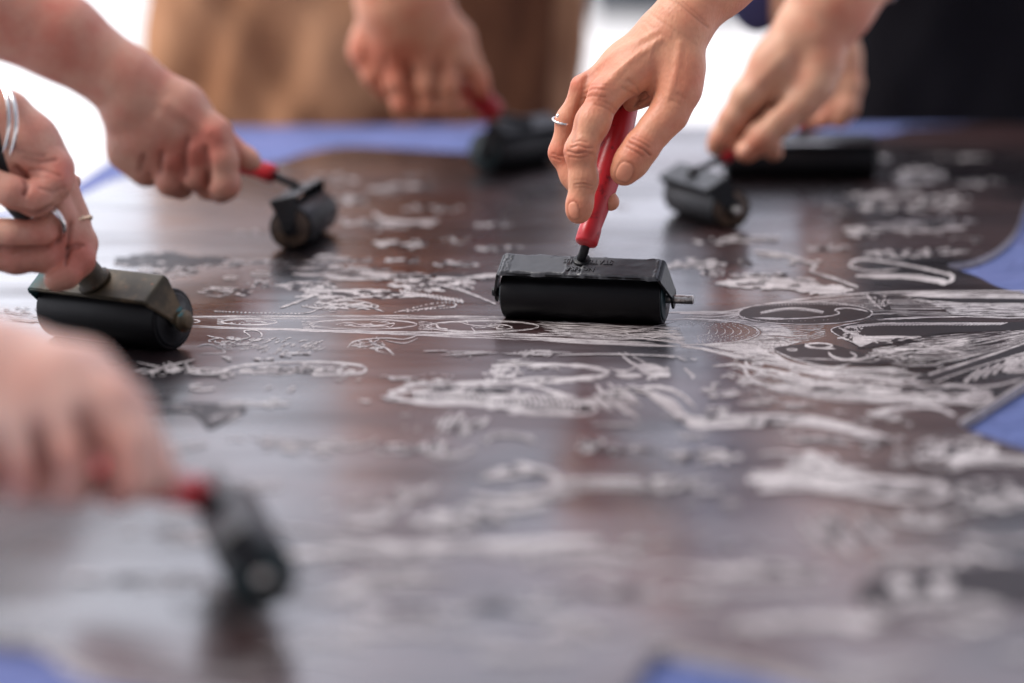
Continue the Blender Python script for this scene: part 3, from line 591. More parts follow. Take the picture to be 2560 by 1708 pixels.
# dark fish and waves left
fill([(340, 1000), (380, 1012), (440, 1010), (520, 1008), (600, 1016), (616, 1026), (580, 1040), (550, 1060), (520, 1070), (505, 1050), (480, 1030), (430, 1028), (370, 1028)], 3); streaks(560, 1040, 40, 12, 14, 1.2, 8, 24, -.8)
stroke([(300, 960), (360, 985), (430, 990)], 4, mi=3); stroke([(470, 940), (530, 936), (560, 946)], 3, mi=3); stroke([(380, 930), (420, 915), (460, 905), (490, 898)], 1.8); scribble(420, 925, 60, 14, 20, 1.2)
stroke([(340, 905), (400, 918), (440, 930)], 1.6); streaks(1080, 960, 60, 14, 14, 1.6, 10, 30); streaks(1200, 880, 200, 6, 12, 1.0, 30, 90); streaks(1330, 884, 60, 6, 18, 1.4, 8, 22, -.6); stroke([(1390, 888), (1520, 885), (1720, 892)], 1.6)
streaks(160, 790, 160, 16, 46, .8, 20, 70, .12); streaks(60, 780, 120, 12, 40, .9, 8, 20)
# small scattered motifs over the open areas
for _ in range(60):      # long shallow sweeps cut across the near half
    x = R_.uniform(350, 2500); y = R_.uniform(1080, 1680); l = R_.uniform(80, 330); c_ = R_.uniform(-26, 26)
    for q in range(R_.randint(1, 3)): stroke([(x, y + q * 9), (x + l * .3, y + c_ + q * 9), (x + l * .7, y + c_ * .6 + q * 8), (x + l, y - c_ * .4 + q * 7)], R_.uniform(1.4, 3.4))
for _ in range(46):      # fine engraving round the middle
    x = R_.uniform(420, 2380); y = R_.uniform(880, 1110); scribble(x, y, 34, 6, 4, 1.0)
    if R_.random() < .5: streaks(x, y, 40, 6, 8, .9, 16, 60, R_.uniform(-.1, .1))
for _ in range(90):
    x = R_.uniform(430, 2500); y = R_.choice([R_.uniform(420, 700), R_.uniform(880, 1180), R_.uniform(1180, 1650)]); s_ = .5 + (y - 400) / 900
    k = R_.random()
    if k < .35: scribble(x, y, 50 * s_, 8 * s_, 6, 1.6 * s_)
    elif k < .6: ell(x, y, R_.uniform(20, 50) * s_, R_.uniform(3, 7) * s_, 1.5 * s_, R_.uniform(0, 120), R_.uniform(240, 360))
    elif k < .85: streaks(x, y, 60 * s_, 8 * s_, 8, 1.5 * s_, 15, 50, R_.uniform(-.3, .3))
    else: dashes([(x, y), (x + 40 * s_, y - 6 * s_), (x + 90 * s_, y)], 8, 1.4 * s_, 6)
for f in bm.faces:
    if f.material_index >= 2 and f.normal.z < 0: f.normal_flip()
m, N, L, b = mat('scored_dark_lino', (.012, .008, .009), .40, **{'Specular IOR Level': .12}); bump(N, L, b, noise(N, L, 700, 4), .12, .0003); M['scored'] = m
pl = bmesh_obj('printing_plate', bm, [M['lino'], M['edge'], M['carved'], M['scored']], smooth=False)
tag(pl, 'large dark brown carved lino printing plate with wavy cut edges lying on the blue cloth', 'printing plate')
# ------------------------------------------------------------------ brayers
def strip(bm, path, widths, th):
    """bent metal strip: path in local xz, widths along y"""
    pts = [Vector((x, 0, z)) for x, z in path]; R1 = []
    for i, p in enumerate(pts):
        d = (pts[min(i + 1, len(pts) - 1)] - pts[max(i - 1, 0)]).normalized(); n = Vector((-d.z, 0, d.x)); w_ = widths[i] / 2
        R1.append([bm.verts.new(p + n * (th / 2 * sz) + Vector((0, w_ * sy, 0))) for sy, sz in ((-1, -1), (1, -1), (1, 1), (-1, 1))])
    for a, c in zip(R1, R1[1:]):
        for k in range(4): bm.faces.new((a[k], a[(k + 1) % 4], c[(k + 1) % 4], c[k]))
    bm.faces.new(R1[0][::-1]); bm.faces.new(R1[-1])
    bmesh.ops.recalc_face_normals(bm, faces=bm.faces)
    bmesh.ops.bevel(bm, geom=[e for e in bm.edges if e.calc_face_angle(0) > .6], offset=th * .25, segments=2, affect='EDGES')
def brayer(label, cl, cr, lean, h0, h1, L=.102, R=.016, core='core', hlen=.098, flip=1, frame='steel_black', kind='red', roller_gap=.004, pw=.021, neck_r=.0029, group='ink brayers rolled over the plate', hscale=1.0, axleout=.010, lift=0, nb=0):
    a = G(*cl); b_ = G(*cr); ax = (b_ - a).normalized(); c = (a + b_) / 2
    y0 = Vector((0, 0, 1)).cross(ax); up = (Vector((0, 0, 1)) * math.cos(math.radians(lean)) - y0 * math.sin(math.radians(lean)) * flip).normalized()
    yl = up.cross(ax); F = Matrix((ax, yl, up)).transposed().to_4x4(); F.translation = c + Vector((0, 0, R - .0003 + lift))
    t = empty('brayer', mtx=F); tag(t, label, 'brayer', group)
    inv = F.inverted(); LX = Matrix.Rotation(math.pi / 2, 4, 'Y')
    bm = bmesh.new(); lathe(bm, rounded(R, -L / 2, L / 2, .0012), LX, 72)
    ro = bmesh_obj('roller', bm, M['rubber'], t)
    for s_ in (-1, 1):
        bm = bmesh.new(); T = Matrix.Translation((s_ * (L / 2 + .0003), 0, 0)) @ LX
        lathe(bm, [(R * .86, -.0005), (R * .86, .0002), (R * .80, .0006), (R * .45, .0006), (R * .42, .0012), (R * .28, .0012)] if s_ > 0 else [(R * .28, -.0012), (R * .42, -.0012), (R * .45, -.0006), (R * .80, -.0006), (R * .86, -.0002), (R * .86, .0005)], T, 48)
        bmesh_obj('roller_core', bm, M[core], ro)
    hp = R + .0065; f = L / 2 + roller_gap
    pth = [(-f, -.0052), (-f, -.002), (-f, .004)]; wd = [.0075, .0105, .0115]
    top = f - .0048
    for k in range(6): tt = k / 5; pth.append((-f + .0048 * tt, .004 + (hp - .0065) * tt)); wd.append(.0105 + (pw - .0105) * tt ** 1.1)
    for k in range(1, 5): aa = k / 4 * math.pi / 2; pth.append((-top + .0022 * (1 - math.cos(aa)), hp - .0025 + .0025 * math.sin(aa))); wd.append(pw)
    n_ = len(pth); pth += [(-x, z) for x, z in pth[::-1]]; wd += wd[::-1]
    bm = bmesh.new(); strip(bm, pth, wd, .0016 if kind == 'red' else .003); fr = bmesh_obj('frame', bm, M[frame], t, False)
    for s_ in (-1, 1):
        bm = bmesh.new(); x1 = L / 2 + roller_gap + (axleout if s_ > 0 else .003)
        lathe(bm, rounded(.0029, L / 2 - .001, x1, .0004), Matrix.Rotation(math.pi / 2 * s_, 4, 'Y'), 24)
        bmesh_obj('axle', bm, M['steel'] if s_ > 0 and kind == 'red' else M[frame], t)
    p0 = inv @ h0; p1 = inv @ h1; hd = (p1 - p0).normalized(); base = Vector((0, nb, hp))
    if kind == 'red':
        bm = bmesh.new(); lathe(bm, rounded(.0072, 0, .0022, .0008), Matrix.Translation((0, nb, hp + .0008)) @ Matrix.Diagonal((.75, .75, 1, 1)), 32)
        tube(bm, [base, base + Vector((0, 0, .004)), base * .5 + p0 * .5 + Vector((0, 0, .001)), p0 + hd * .004, p0 + hd * .02], neck_r); bmesh_obj('neck', bm, M['steel_black'], t)
        H = frame_from(hd).to_4x4(); H.translation = p0; bm = bmesh.new(); r = .0063 * hscale
        prof = [(r * .62, 0), (r * .92, .0006), (r * 1.02, .002), (r * 1.02, .010), (r * .96, .013), (r * 1.06, .02), (r * 1.22, .032), (r * 1.36, .045), (r * 1.42, .060), (r * 1.32, .075), (r * 1.14, hlen - .012), (r * 1.05, hlen - .005), (r * .8, hlen - .001), (r * .4, hlen)]
        lathe(bm, prof, H, 40, 1.0, 1.12)
        # flattened thumb rest at the back of the grip
        bmesh_obj('handle', bm, M['red'], t)
    else:
        bm = bmesh.new(); lathe(bm, [(.0105, 0), (.0105, .003), (.0085, .004), (.0085, .016), (.0078, .018), (.0078, .030)], frame_from(hd).to_4x4().copy() @ Matrix.Identity(4) if False else Matrix.Translation(base) @ frame_from(hd).to_4x4(), 36)
        bmesh_obj('ferrule', bm, M['brass'], t)
        bm = bmesh.new(); lathe(bm, [(.008, 0), (.0105, .003), (.0125, .02), (.0145, .05), (.0135, .09), (.012, .115), (.006, .122)], Matrix.Translation(base + hd * .028) @ frame_from(hd).to_4x4(), 36)
        bmesh_obj('handle', bm, M['steel_black'], t)
        for s_ in (-1, 1):
            bm = bmesh.new(); lathe(bm, [(.0065, 0), (.0065, .003), (.0045, .0034), (.0045, .0055), (.003, .006)], Matrix.Translation((s_ * (f + .0015), 0, 0)) @ Matrix.Rotation(math.pi / 2 * s_, 4, 'Y'), 6 if False else 24)
            bmesh_obj('bolt', bm, M['brass'], t)
    return t, fr, hp, f
# centre brayer, in focus
tC, frC, hp, f = brayer('sharp centre brayer with red handle and thick wet black ink along its frame plate', (1266, 792), (1660, 809), 31, P(1464, 612, 1834), P(1566, 262, 1858), hscale=1.09, hlen=.104, roller_gap=.0055, nb=.0048, core='teal', axleout=.0125, pw=.0195)
# thick smear of ink over its plate
bm = bmesh.new(); nx, ny = 150, 30; hw, hl = .0090, f - .0052; grid = []
from mathutils import noise as mn
def lobe(u, v):
    e = 0
    for (c0, w_, s_) in ((-.56, .41, 1.0), (.50, .47, .9)):
        q = abs(u - c0) / w_; q = max(q, abs(v + .05 * math.sin(u * 9)) / .93); e = max(e, s_ * max(0, min(1, (1.02 - q) * 9)))
    return e
for i in range(nx + 1):
    row = []
    for j in range(ny + 1):
        u = i / nx * 2 - 1; v = j / ny * 2 - 1; n1 = mn.fractal(Vector((u * 5, v * 1.5, 3)), .8, 2, 2); n2 = mn.noise(Vector((u * 46, v * 11, 7)))
        edge = min(1, (1 - abs(v)) * 6, (1 - abs(u)) * 22); lb = lobe(u + n1 * .035, v + n1 * .08)
        h = .0001 + edge * (.0002 + .0005 * lb + .00012 * n1 * lb + (1 - lb) * (.0004 * n2 + .0003 * n1) + .0007 * math.exp(-((lb - .5) / .28) ** 2))
        if u < -.86 or u > .93: h += .0012 * abs(mn.noise(Vector((u * 60, v * 16, 1)))) * edge
        h -= (1 - edge) * .0012
        jx = .0004 * mn.noise(Vector((u * 30, v * 30, 9)))
        row.append(bm.verts.new((u * hl + jx, v * (hw + .0010 + .0013 * mn.fractal(Vector((u * 5, 5, 2)), .8, 2, 3)), hp + .0009 + h)))
    grid.append(row)
for i in range(nx):
    for j in range(ny): bm.faces.new((grid[i][j], grid[i + 1][j], grid[i + 1][j + 1], grid[i][j + 1]))
ink = bmesh_obj('wet_ink', bm, M['ink'], frC)
def lettering(body_, size, x, y, z):
    cu = bpy.data.curves.new('embossed_lettering', 'FONT'); cu.body = body_; cu.size = size; cu.extrude = .00022; cu.bevel_depth = .00008; cu.align_x = 'CENTER'; cu.align_y = 'CENTER'
    o = bpy.data.objects.new('tmp', cu); COL.objects.link(o); bpy.context.view_layer.update()
    me = bpy.data.meshes.new_from_object(o.evaluated_get(bpy.context.evaluated_depsgraph_get())); bpy.data.objects.remove(o)
    me.transform(Matrix.Translation((x, y, z)) @ Matrix.Rotation(math.pi, 4, 'Z')); me.materials.clear()
    return link('embossed_lettering', me, M['ink'], frC, False)
lettering('STATESVILLE', .0056, .0045, .0038, hp + .0020); lettering('NC USA', .0052, .0005, -.0035, hp + .0020)
# stray hair on the plate
# loose strand
iv = tC.matrix_world.inverted(); bm = bmesh.new(); tube(bm, [iv @ P(1376, 645, 1838), iv @ P(1395, 636, 1838), iv @ P(1412, 635, 1838), iv @ P(1428, 640, 1838), iv @ P(1440, 648, 1838)], .00007, 5); bmesh_obj('stray_bristle', bm, M['steel_black'], tC)
# rear left, seen end-on
dA = DG(600)
brayer('blurred brayer with red handle, its brown round roller end facing the viewer', (722, 628), (800, 574), 14, P(688, 438, dA - 4), P(560, 392, dA + 6), core='core', flip=-1, axleout=.003)
dF = DG(425)
brayer('blurred brayer at the far edge in front of the khaki trousers, glossy plate, red handle', (1192, 436), (1385, 402), 30, P(1236, 286, dF - 30), P(1130, 165, dF - 55), core='teal', L=.100, R=.0185, hscale=1.6)
bpy.context.view_layer.update()
dR = DG(545)
brayer('blurred brayer right of the centre hand with dull brown frame plate and short red grip', (1690, 528), (1842, 578), 30, P(1800, 398, dR + 6), P(1925, 262, dR + 6), core='core')
dT = DG(445)
brayer('wide black brayer far right, half hidden behind a blurred hand', (1830, 448), (2165, 446), 10, P(2008, 318, dT + 10), P(2040, 296, dT + 90), L=.130, R=.0155, core='teal')
brayer('strongly blurred nearest brayer at lower left with thin red handle and teal roller end', (584, 1420), (652, 1566), 34, P(512, 1240, 1196), P(390, 1205, 1220), core='teal', axleout=.003, flip=1, hlen=.09, lift=.0078, R=.0138, pw=.015)
brayer('old brass framed brayer with turquoise paint stains and a big side bolt', (125, 835), (455, 878), 38, P(224, 690, 1735), P(120, 560, 1715), L=.093, R=.0185, frame='brass', kind='brass', core='steel_black', pw=.023, roller_gap=.005, axleout=.001)
# ------------------------------------------------------------------ people: hands and forearms reaching in
def person(label, me, skin_, base, group='people inking the plate'):
    t = empty('person', base); tag(t, label, 'person', group)
    pm = Matrix.Translation(base); me.transform(pm.inverted()); link('body', me, M[skin_], t)
    return t, pm
def ring(parent, pm, c, axis, R, r, m_='silver', wob=0, name='ring', squash=1.0, hint=Vector((1, 0, 0))):
    bm = bmesh.new(); torus(bm, c, axis, R, r, squash=squash, wob=wob, hint=hint); me = bpy.data.meshes.new(name); bm.to_mesh(me); bm.free()
    return world_link(name, me, M[m_], parent, pm)
# centre hand
D = 1826
me = body('centre_hand',
    [[(1990, -260, 30, 120), (1800, -60, 10, 92), (1702, 58, 2, 72), (1655, 118, 2, 62)],
     [(1640, 90, 8, 56), (1560, 160, 8, 48), (1462, 222, 10, 31)],
     [(1655, 118, 0, 58), (1590, 175, -2, 50), (1516, 236, -6, 39)],
     [(1680, 100, 22, 56), (1600, 190, 26, 44), (1490, 232, 26, 32)],
     [(1690, 110, 30, 54), (1620, 210, 38, 40), (1520, 250, 38, 30)],
     [(1705, 90, -2, 56), (1706, 170, -6, 50), (1700, 225, -8, 46), (1672, 285, -9, 45)],
     [(1668, 170, 6, 40), (1640, 215, 8, 32), (1600, 236, 12, 25), (1576, 264, 17, 15)]],
    [[(1516, 236, -6, 39), (1482, 305, -9, 41), (1452, 378, -11, 38.5), (1459, 450, -10, 34), (1449, 512, -9, 31), (1446, 530, -9, 30)],
     [(1462, 222, 10, 31), (1420, 300, 16, 28), (1404, 382, 20, 30), (1430, 440, 18, 27), (1462, 500, 12, 24)],
     [(1490, 232, 26, 30), (1452, 320, 32, 28), (1450, 400, 34, 28), (1490, 460, 26, 26), (1526, 505, 15, 23)],
     [(1520, 250, 38, 26), (1500, 340, 42, 24), (1520, 390, 38, 23), (1560, 410, 28, 21)],
     [(1672, 285, -9, 45), (1640, 322, -12, 41), (1604, 368, -14, 42), (1578, 405, -14, 41), (1560, 430, -13, 35)]],
    D, .85, kp=9, kf=5, kj=6,
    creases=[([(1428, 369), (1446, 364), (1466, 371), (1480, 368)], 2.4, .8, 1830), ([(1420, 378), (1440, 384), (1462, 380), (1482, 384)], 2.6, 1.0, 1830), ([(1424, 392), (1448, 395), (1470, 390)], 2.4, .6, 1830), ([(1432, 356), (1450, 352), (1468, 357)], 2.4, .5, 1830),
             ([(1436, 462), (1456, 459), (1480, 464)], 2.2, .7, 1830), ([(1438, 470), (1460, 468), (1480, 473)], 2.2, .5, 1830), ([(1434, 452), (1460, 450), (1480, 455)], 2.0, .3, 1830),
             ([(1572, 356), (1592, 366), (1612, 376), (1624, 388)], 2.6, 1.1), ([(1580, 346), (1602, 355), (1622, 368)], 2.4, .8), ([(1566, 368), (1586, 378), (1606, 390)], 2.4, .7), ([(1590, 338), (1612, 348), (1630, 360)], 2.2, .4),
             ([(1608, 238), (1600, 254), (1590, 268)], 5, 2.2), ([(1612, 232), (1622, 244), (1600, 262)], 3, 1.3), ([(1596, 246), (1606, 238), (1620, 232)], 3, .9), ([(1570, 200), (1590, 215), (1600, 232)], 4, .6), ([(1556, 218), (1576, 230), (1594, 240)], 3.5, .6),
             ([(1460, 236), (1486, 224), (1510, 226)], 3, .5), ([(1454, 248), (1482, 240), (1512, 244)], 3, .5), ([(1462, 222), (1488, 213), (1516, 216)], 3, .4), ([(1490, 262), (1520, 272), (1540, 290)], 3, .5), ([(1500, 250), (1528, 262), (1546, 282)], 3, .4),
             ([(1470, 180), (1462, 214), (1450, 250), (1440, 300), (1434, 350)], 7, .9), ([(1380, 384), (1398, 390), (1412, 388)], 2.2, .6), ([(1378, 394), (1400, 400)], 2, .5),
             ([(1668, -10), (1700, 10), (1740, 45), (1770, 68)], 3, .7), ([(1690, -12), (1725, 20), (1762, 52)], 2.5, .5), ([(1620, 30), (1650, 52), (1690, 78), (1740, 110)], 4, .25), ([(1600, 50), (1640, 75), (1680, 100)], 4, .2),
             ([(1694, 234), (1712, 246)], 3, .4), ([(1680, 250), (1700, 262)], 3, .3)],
    bumps=[([(1505, 222)], 1, 0), ([(1478, 226), (1500, 224)], 24, 1.3), ([(1430, 200), (1436, 206)], 18, 1.2), ([(1650, 100), (1580, 150), (1510, 215)], 9, .9), ([(1640, 80), (1540, 130), (1450, 200)], 8, .8), ([(1700, 110), (1690, 180), (1672, 240)], 10, .9), ([(1454, 378), (1462, 378)], 22, .9), ([(1600, 366), (1608, 372)], 24, .9), ([(1612, 60), (1640, 100), (1620, 150)], 5, .35), ([(1600, 130), (1540, 180), (1525, 190)], 4, .4)],
    nails=[(1434, 527, 13, 22, -10, 1826), (1561, 431, 20, 25, 22, 1822)],
    reds=[(1452, 380, 30, .65), (1488, 222, 40, .5), (1430, 205, 30, .6), (1446, 530, 40, .4), (1390, 385, 36, .6), (1600, 370, 40, .5), (1560, 430, 45, .45), (1740, 200, 60, .5), (1690, 300, 50, .35), (1460, 455, 26, .35)])
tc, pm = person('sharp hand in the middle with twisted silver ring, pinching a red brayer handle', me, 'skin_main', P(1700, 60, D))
ring(tc, pm, P(1413, 302, D + 16), P(1404, 382, D + 20) - P(1424, 230, D + 12) + Vector((0, .006, 0)), .0076, .0008, 'silver', .25)
bm = bmesh.new(); bmesh.ops.create_icosphere(bm, subdivisions=2, radius=.0014, matrix=Matrix.Translation(P(1396, 290, D + 12))); me_ = bpy.data.meshes.new('ring_stone'); bm.to_mesh(me_); bm.free(); world_link('ring_stone', me_, M['silver'], tc.children[-1], pm)
# rear-left hand
D = 2135
me = body('hand', [[(-420, -170, -30, 150), (-60, 5, -18, 122), (150, 92, -8, 104), (312, 205, -2, 86), (345, 250, 0, 82)],
     [(345, 240, 0, 78), (440, 275, 0, 66), (535, 338, -2, 44)], [(340, 260, 0, 76), (410, 320, 2, 66), (492, 376, 0, 42)],
     [(330, 280, 4, 70), (370, 340, 6, 62), (428, 398, 4, 38)], [(325, 300, 12, 56), (330, 350, 14, 50), (368, 400, 12, 34)],
     [(370, 220, -2, 56), (460, 270, 6, 50), (530, 330, 16, 38)], [(305, 330, 18, 34), (310, 385, 18, 34), (330, 410, 16, 30)]],
    [[(535, 338, -2, 44), (555, 400, -6, 40), (562, 462, -4, 37), (552, 474, 10, 32), (530, 430, 24, 28)],
     [(492, 376, 0, 40), (490, 440, 2, 34), (520, 470, 12, 28), (520, 440, 26, 26)], [(428, 398, 4, 36), (424, 455, 8, 34), (452, 466, 16, 30), (470, 440, 26, 26)],
     [(368, 400, 12, 32), (362, 434, 16, 30), (392, 440, 24, 26)],
     [(530, 330, 16, 36), (575, 368, 18, 30), (618, 396, 14, 26), (632, 404, 12, 22)]],
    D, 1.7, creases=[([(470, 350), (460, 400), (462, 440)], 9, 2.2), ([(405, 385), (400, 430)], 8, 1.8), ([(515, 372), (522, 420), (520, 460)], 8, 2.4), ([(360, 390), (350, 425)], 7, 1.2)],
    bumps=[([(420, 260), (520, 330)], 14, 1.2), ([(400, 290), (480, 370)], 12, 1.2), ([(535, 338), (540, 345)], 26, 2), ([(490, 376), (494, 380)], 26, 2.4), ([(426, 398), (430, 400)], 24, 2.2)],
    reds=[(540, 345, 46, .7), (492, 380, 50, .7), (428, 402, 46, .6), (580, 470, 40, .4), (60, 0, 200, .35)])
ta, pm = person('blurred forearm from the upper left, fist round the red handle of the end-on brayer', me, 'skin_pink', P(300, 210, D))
# far hand
D = 2590
me = body('hand', [[(960, -420, -20, 150), (985, -120, -10, 128), (1010, 10, -4, 116), (1020, 60, 0, 108)],
     [(975, 40, 6, 62), (930, 100, 8, 48), (912, 130, 8, 40)], [(1000, 50, 0, 66), (985, 110, -2, 56), (980, 145, -4, 40)], [(1030, 50, 0, 66), (1050, 110, -4, 58), (1058, 150, -6, 42)], [(1060, 40, 2, 62), (1110, 100, 0, 52), (1130, 146, 0, 42)],
     [(1080, 40, 10, 58), (1140, 100, 14, 46), (1165, 150, 14, 34)]],
    [[(912, 130, 8, 34), (935, 190, 4, 28), (960, 225, 8, 25)], [(980, 145, -4, 37), (990, 210, -8, 31), (1008, 262, -6, 28), (1030, 268, 6, 24)], [(1058, 150, -6, 38), (1062, 215, -10, 33), (1070, 262, -6, 30), (1098, 262, 8, 26)],
     [(1130, 146, 0, 38), (1118, 215, -8, 34), (1112, 262, -4, 30), (1150, 262, 10, 26)], [(1165, 150, 14, 32), (1192, 190, 10, 27), (1200, 216, 8, 24), (1204, 228, 8, 21)]],
    D, 2.2, creases=[([(955, 150), (962, 200), (975, 240)], 9, 3), ([(1020, 160), (1030, 220), (1040, 260)], 9, 3.2), ([(1095, 160), (1092, 220), (1092, 255)], 9, 3.0), ([(1150, 160), (1156, 220)], 8, 2.4)],
    reds=[(930, 150, 70, .9), (1000, 160, 60, .5), (1210, 235, 50, .8), (1010, 265, 40, .5)])
tf, pm = person('blurred hand hanging from above before the khaki trousers, gripping a red brayer handle', me, 'skin_main', P(1020, 40, D))
# rear-right hand
D = 2305
me = body('hand', [[(2330, -420, 10, 150), (2170, -130, 4, 120), (2078, 10, 0, 104), (2040, 70, 0, 92)],
     [(2010, 80, 0, 74), (1940, 160, -2, 62), (1868, 240, -4, 40)], [(2030, 90, 6, 72), (1960, 190, 10, 58), (1900, 262, 12, 38)], [(2040, 110, 14, 66), (1990, 210, 22, 50), (1940, 280, 24, 34)],
     [(2050, 100, -6, 62), (2052, 160, -8, 52), (2035, 215, -10, 46), (2005, 255, -10, 42)], [(1980, 200, 0, 50), (1960, 240, 0, 38)]],
    [[(1868, 240, -4, 38), (1830, 300, -2, 34), (1804, 345, 2, 30), (1790, 366, 6, 25)], [(1900, 262, 12, 34), (1870, 330, 18, 28), (1850, 360, 20, 25)], [(1940, 280, 24, 30), (1925, 340, 28, 26), (1935, 380, 26, 24)],
     [(2005, 255, -10, 42), (1950, 300, -12, 38), (1905, 345, -12, 38), (1868, 378, -10, 30)]],
    D, 1.8, creases=[([(1930, 262), (1905, 290), (1880, 320), (1855, 350)], 8, 2.4), ([(1950, 245), (1930, 262)], 10, 2.4)], nails=[(1856, 372, 16, 17, 40, 2297)],
    bumps=[([(1960, 140), (1880, 225)], 14, 1.2), ([(1868, 238), (1872, 242)], 24, 1.6)], reds=[(1905, 345, 50, .5), (1868, 380, 40, .6), (2110, 60, 90, .7), (1800, 350, 30, .4)])
tr, pm = person('blurred hand right of the centre one, index finger along a short red grip, pale wristband', me, 'skin_tan', P(2060, 40, D))
ring(tr, pm, P(2138, -62, D + 2), P(2330, -420, D + 10) - P(2078, 10, D), .0345, .0022, 'silver', name='wristband')
# the hand behind it with navy sleeve
D = 2560
me = body('hand', [[(1880, -330, 10, 100), (1930, -90, 6, 84), (1985, 30, 4, 66), (2050, 120, 2, 56)], [(2050, 120, 2, 54), (2105, 120, 0, 40), (2118, 150, -2, 34)], [(2050, 130, 4, 52), (2085, 200, 4, 44)]],
    [[(2115, 140, -2, 34), (2128, 210, -4, 30), (2118, 270, -6, 27), (2100, 300, -2, 24)], [(2085, 190, 4, 34), (2090, 260, 2, 28), (2060, 300, 2, 24)], [(2070, 190, 10, 34), (2040, 260, 10, 26), (2030, 300, 10, 22)]], D, 2.2, reds=[(2060, 290, 50, .7)])
tt_, pm = person('mostly hidden brown arm with navy sleeve reaching down behind the right-hand fist', me, 'skin_tan', P(1980, 30, D))
def garment(name, chains, D, vox, mat_, parent, pm, k=12, wr=0, seed=0):
    m_ = body(name, chains, [], D, vox, kp=k)
    if wr:
        n = len(m_.vertices); c_ = np.empty(n * 3); m_.vertices.foreach_get('co', c_); c_ = c_.reshape(-1, 3); nr = np.empty(n * 3); m_.vertices.foreach_get('normal', nr); nr = nr.reshape(-1, 3)
        of = np.array([mn.fractal(Vector((p[0] * 9 + seed, p[1] * 9, p[2] * 4)), .7, 2, 3) for p in c_]); c_ += nr * (of * wr)[:, None]; m_.vertices.foreach_set('co', c_.ravel())
    a = m_.color_attributes.get('tint')
    return world_link(name, m_, M[mat_], parent, pm)
garment('sleeve', [[(1850, -420, 12, 150), (1880, -140, 8, 112), (1888, 0, 6, 62), (1895, 40, 6, 42)]], D, 2.6, 'navy', tt_, pm, wr=.004)
# left hand round the brass brayer's handle
D = 1728
me = body('hand', [[(-520, 250, 10, 130), (-240, 280, 4, 108), (-70, 310, 0, 92), (-20, 350, 0, 88)], [(-20, 330, 0, 84), (60, 380, -4, 66), (130, 430, -6, 50)], [(-60, 400, 0, 80), (0, 430, 0, 62)], [(20, 290, 0, 62), (85, 350, 2, 52), (140, 415, 4, 42)], [(110, 440, 16, 54), (136, 520, 14, 54), (150, 590, 10, 50), (150, 630, 8, 40)]],
    [[(130, 428, -6, 48), (132, 460, -12, 44), (90, 500, -20, 40), (30, 480, -24, 38), (-30, 450, -24, 36)],
     [(120, 480, 6, 44), (140, 540, 2, 42), (100, 590, -8, 38), (30, 590, -16, 38), (-60, 570, -18, 36)],
     [(130, 540, 8, 40), (140, 600, 6, 40), (110, 645, -2, 34), (40, 650, -8, 33), (-60, 640, -10, 32)],
     [(150, 470, 14, 46), (178, 545, 16, 42), (202, 610, 14, 39), (196, 650, 6, 39), (165, 688, -2, 32), (140, 700, -4, 30)]],
    D, 1.1, kj=5, creases=[([(40, 420), (62, 440), (70, 466), (60, 486)], 6, 2.6), ([(-20, 524), (40, 530), (90, 540), (130, 520)], 8, 2.4), ([(-20, 622), (60, 624), (120, 622), (150, 600)], 6, 2.0), ([(60, 395), (100, 405), (140, 400)], 4, .9), ([(70, 425), (110, 425), (150, 440)], 3.5, .8), ([(90, 440), (120, 445)], 3, .6), ([(30, 370), (70, 385), (110, 390)], 5, .7), ([(168, 620), (190, 610), (208, 612)], 4, 1.4), ([(165, 640), (176, 625), (196, 618)], 4, 1.2), ([(178, 560), (170, 620), (165, 660)], 5, 1.4), ([(100, 470), (130, 480), (160, 470)], 4, .8)],
    reds=[(165, 430, 60, .6), (60, 450, 60, .4), (200, 640, 60, .7), (140, 600, 50, .4), (60, 640, 80, .4)], nails=[])
tb_, pm = person('left-edge fist with a broad ring and two silver bangles, pressing the brass framed brayer', me, 'skin_pink', P(-40, 340, D))
ring(tb_, pm, P(122, 556, D - 4), P(100, 590, D - 10) - P(140, 520, D + 4) + Vector((-.012, -.012, 0)), .0108, .0018, 'silver', squash=1)
ring(tb_, pm, P(181, 556, D + 15), P(206, 612, D + 14) - P(165, 470, D + 14), .0106, .0011, 'gold', .6)
for k in range(2): ring(tb_, pm, P(-20 + k * 12, 312 + k * 6, D - 4), Vector((.84, .52 + .05 * k, -.12)), .0250 + .0006 * k, .0013, 'silver', name='bangle')
# arm behind it
D = 1930
me = body('arm', [[(-620, -60, 0, 130), (-320, 130, 0, 104), (-80, 290, 0, 84), (40, 380, 0, 70)], [(40, 380, 0, 66), (80, 430, 4, 50)]], [[(90, 430, 0, 36), (150, 450, 0, 26), (185, 455, 4, 20)]], D, 2.4, reds=[(100, 300, 120, .8)])
tg, pm = person('dim rosy arm glimpsed behind the left-edge fist', me, 'skin_pink', P(-80, 290, D))
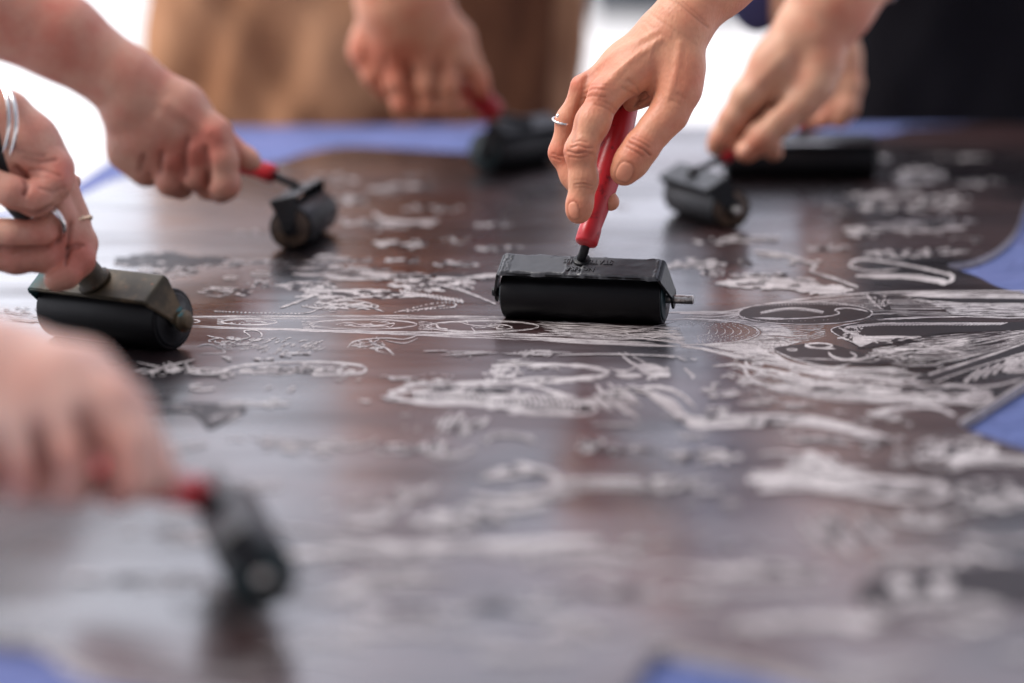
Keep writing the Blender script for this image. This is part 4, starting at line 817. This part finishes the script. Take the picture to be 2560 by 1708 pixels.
# nearest hand, far out of focus
D = 1165
me = body('hand', [[(-900, 860, 10, 290), (-480, 900, 4, 240), (-170, 960, 0, 200), (-60, 985, 0, 180)],
     [(-20, 960, 0, 150), (130, 970, -2, 110), (262, 1020, -4, 84)], [(-40, 990, -4, 150), (60, 1020, -8, 112), (160, 1050, -12, 80)], [(-80, 1000, -6, 140), (-20, 1060, -12, 100), (40, 1080, -16, 76)], [(-120, 1010, -6, 130), (-90, 1080, -14, 90), (-60, 1090, -14, 74)],
     [(40, 930, 12, 120), (200, 960, 24, 96), (300, 1030, 26, 74)]],
    [[(262, 1020, -4, 78), (325, 1110, -8, 68), (338, 1190, -8, 62), (290, 1222, 2, 54)], [(160, 1050, -12, 72), (175, 1130, -18, 62), (168, 1200, -14, 56), (200, 1210, 6, 50)], [(40, 1080, -16, 68), (55, 1150, -20, 60), (60, 1200, -14, 54), (100, 1210, 6, 48)], [(-60, 1090, -14, 66), (-50, 1150, -18, 58), (-30, 1200, -10, 52)],
     [(300, 1030, 26, 68), (360, 1120, 22, 56), (396, 1180, 16, 46), (408, 1204, 12, 38)]],
    D, 2.0, creases=[([(215, 1040), (235, 1110), (245, 1190)], 24, 8), ([(100, 1080), (112, 1150), (120, 1210)], 22, 7), ([(-10, 1100), (0, 1160), (5, 1210)], 20, 6)],
    reds=[(255, 1130, 70, 1), (110, 1180, 60, .9), (290, 1230, 70, .6), (0, 1180, 50, .8)])
tn, pm = person('huge soft-focus pale hand at lower left, fingers curled down around the nearest brayer', me, 'skin_pale', P(-100, 960, D))
# people standing at the far side
def wide(name, cols, D, ytop, ybot, mat_, parent, pm, depth=70, vox=7, folds=(), seed=0):
    pass
D = 3260; s_ = D
tk = tf; pm = Matrix.Translation(tf.location); tk['label'] = 'person in khaki brown trousers at far table edge, blurred hand on brayer'
def folded(name, x0, x1, y0, y1, D, bulge, mat_, parent, pm, seed=1, amp=.02, legs=None, nx=120, ny=70):
    """closed cloth volume with real vertical and slanting folds"""
    bm = bmesh.new(); W = (x1 - x0) / FPX * D * .001; A = P(x0, y1, D); Bt = P(x0, y0, D); z0, z1 = A.z, Bt.z; xa = A.x; yy = P(x0, 300, D).y; rows = []
    for j in range(ny + 1):
        v = j / ny; row = []
        for i in range(nx):
            a = 2 * math.pi * i / nx; ca, sa = math.cos(a), math.sin(a)
            rx = W / 2 * (1 - .05 * v); x = rx * math.copysign(abs(ca) ** .62, ca); y = bulge * math.copysign(abs(sa) ** .75, sa); z = z0 + (z1 - z0) * v
            n_ = mn.fractal(Vector((x * 7 + z * 3.4, y * 2 + seed, z * 2.0)), .8, 2, 3); n2_ = mn.noise(Vector((x * 22 - z * 9, seed, z * 5)))
            o = amp * (n_ + .35 * n2_)
            if legs: o -= .045 * math.exp(-((x - legs * rx) / .028) ** 2) * (1 if v < .8 else 0)
            row.append(bm.verts.new(Vector((xa + W / 2 + x + ca * o * .5, yy + bulge + y + sa * o - (0), z))))
        rows.append(row)
    for a, c in zip(rows, rows[1:]):
        for i in range(nx): bm.faces.new((a[i], a[(i + 1) % nx], c[(i + 1) % nx], c[i]))
    bm.faces.new(rows[0][::-1]); bm.faces.new(rows[-1]); bmesh.ops.recalc_face_normals(bm, faces=bm.faces)
    me = bpy.data.meshes.new(name); bm.to_mesh(me); bm.free(); return world_link(name, me, M[mat_], parent, pm)
folded('trousers', 330, 1500, -260, 2300, D, .11, 'khaki', tk, pm, seed=3, amp=.045, legs=.12)
folded('apron', 960, 1400, -280, 900, D - 45, .03, 'brown_dark', tk, pm, seed=9, amp=.03)
D = 3330
tk2 = tr; pm = Matrix.Translation(tr.location); tk2['label'] = 'person in plain black clothes at upper right, blurred hand along a red grip'
folded('trousers', 2085, 3250, -330, 2300, D, .12, 'black_cloth', tk2, pm, seed=5, amp=.02)
folded('shirt', 2180, 2900, -1150, -335, D, .13, 'black_cloth', tk2, pm, seed=15, amp=.02)

folded('shirt', 820, 1400, -520, -255, 3240, .10, 'brown_dark', tf, Matrix.Translation(tf.location), seed=21, amp=.02)
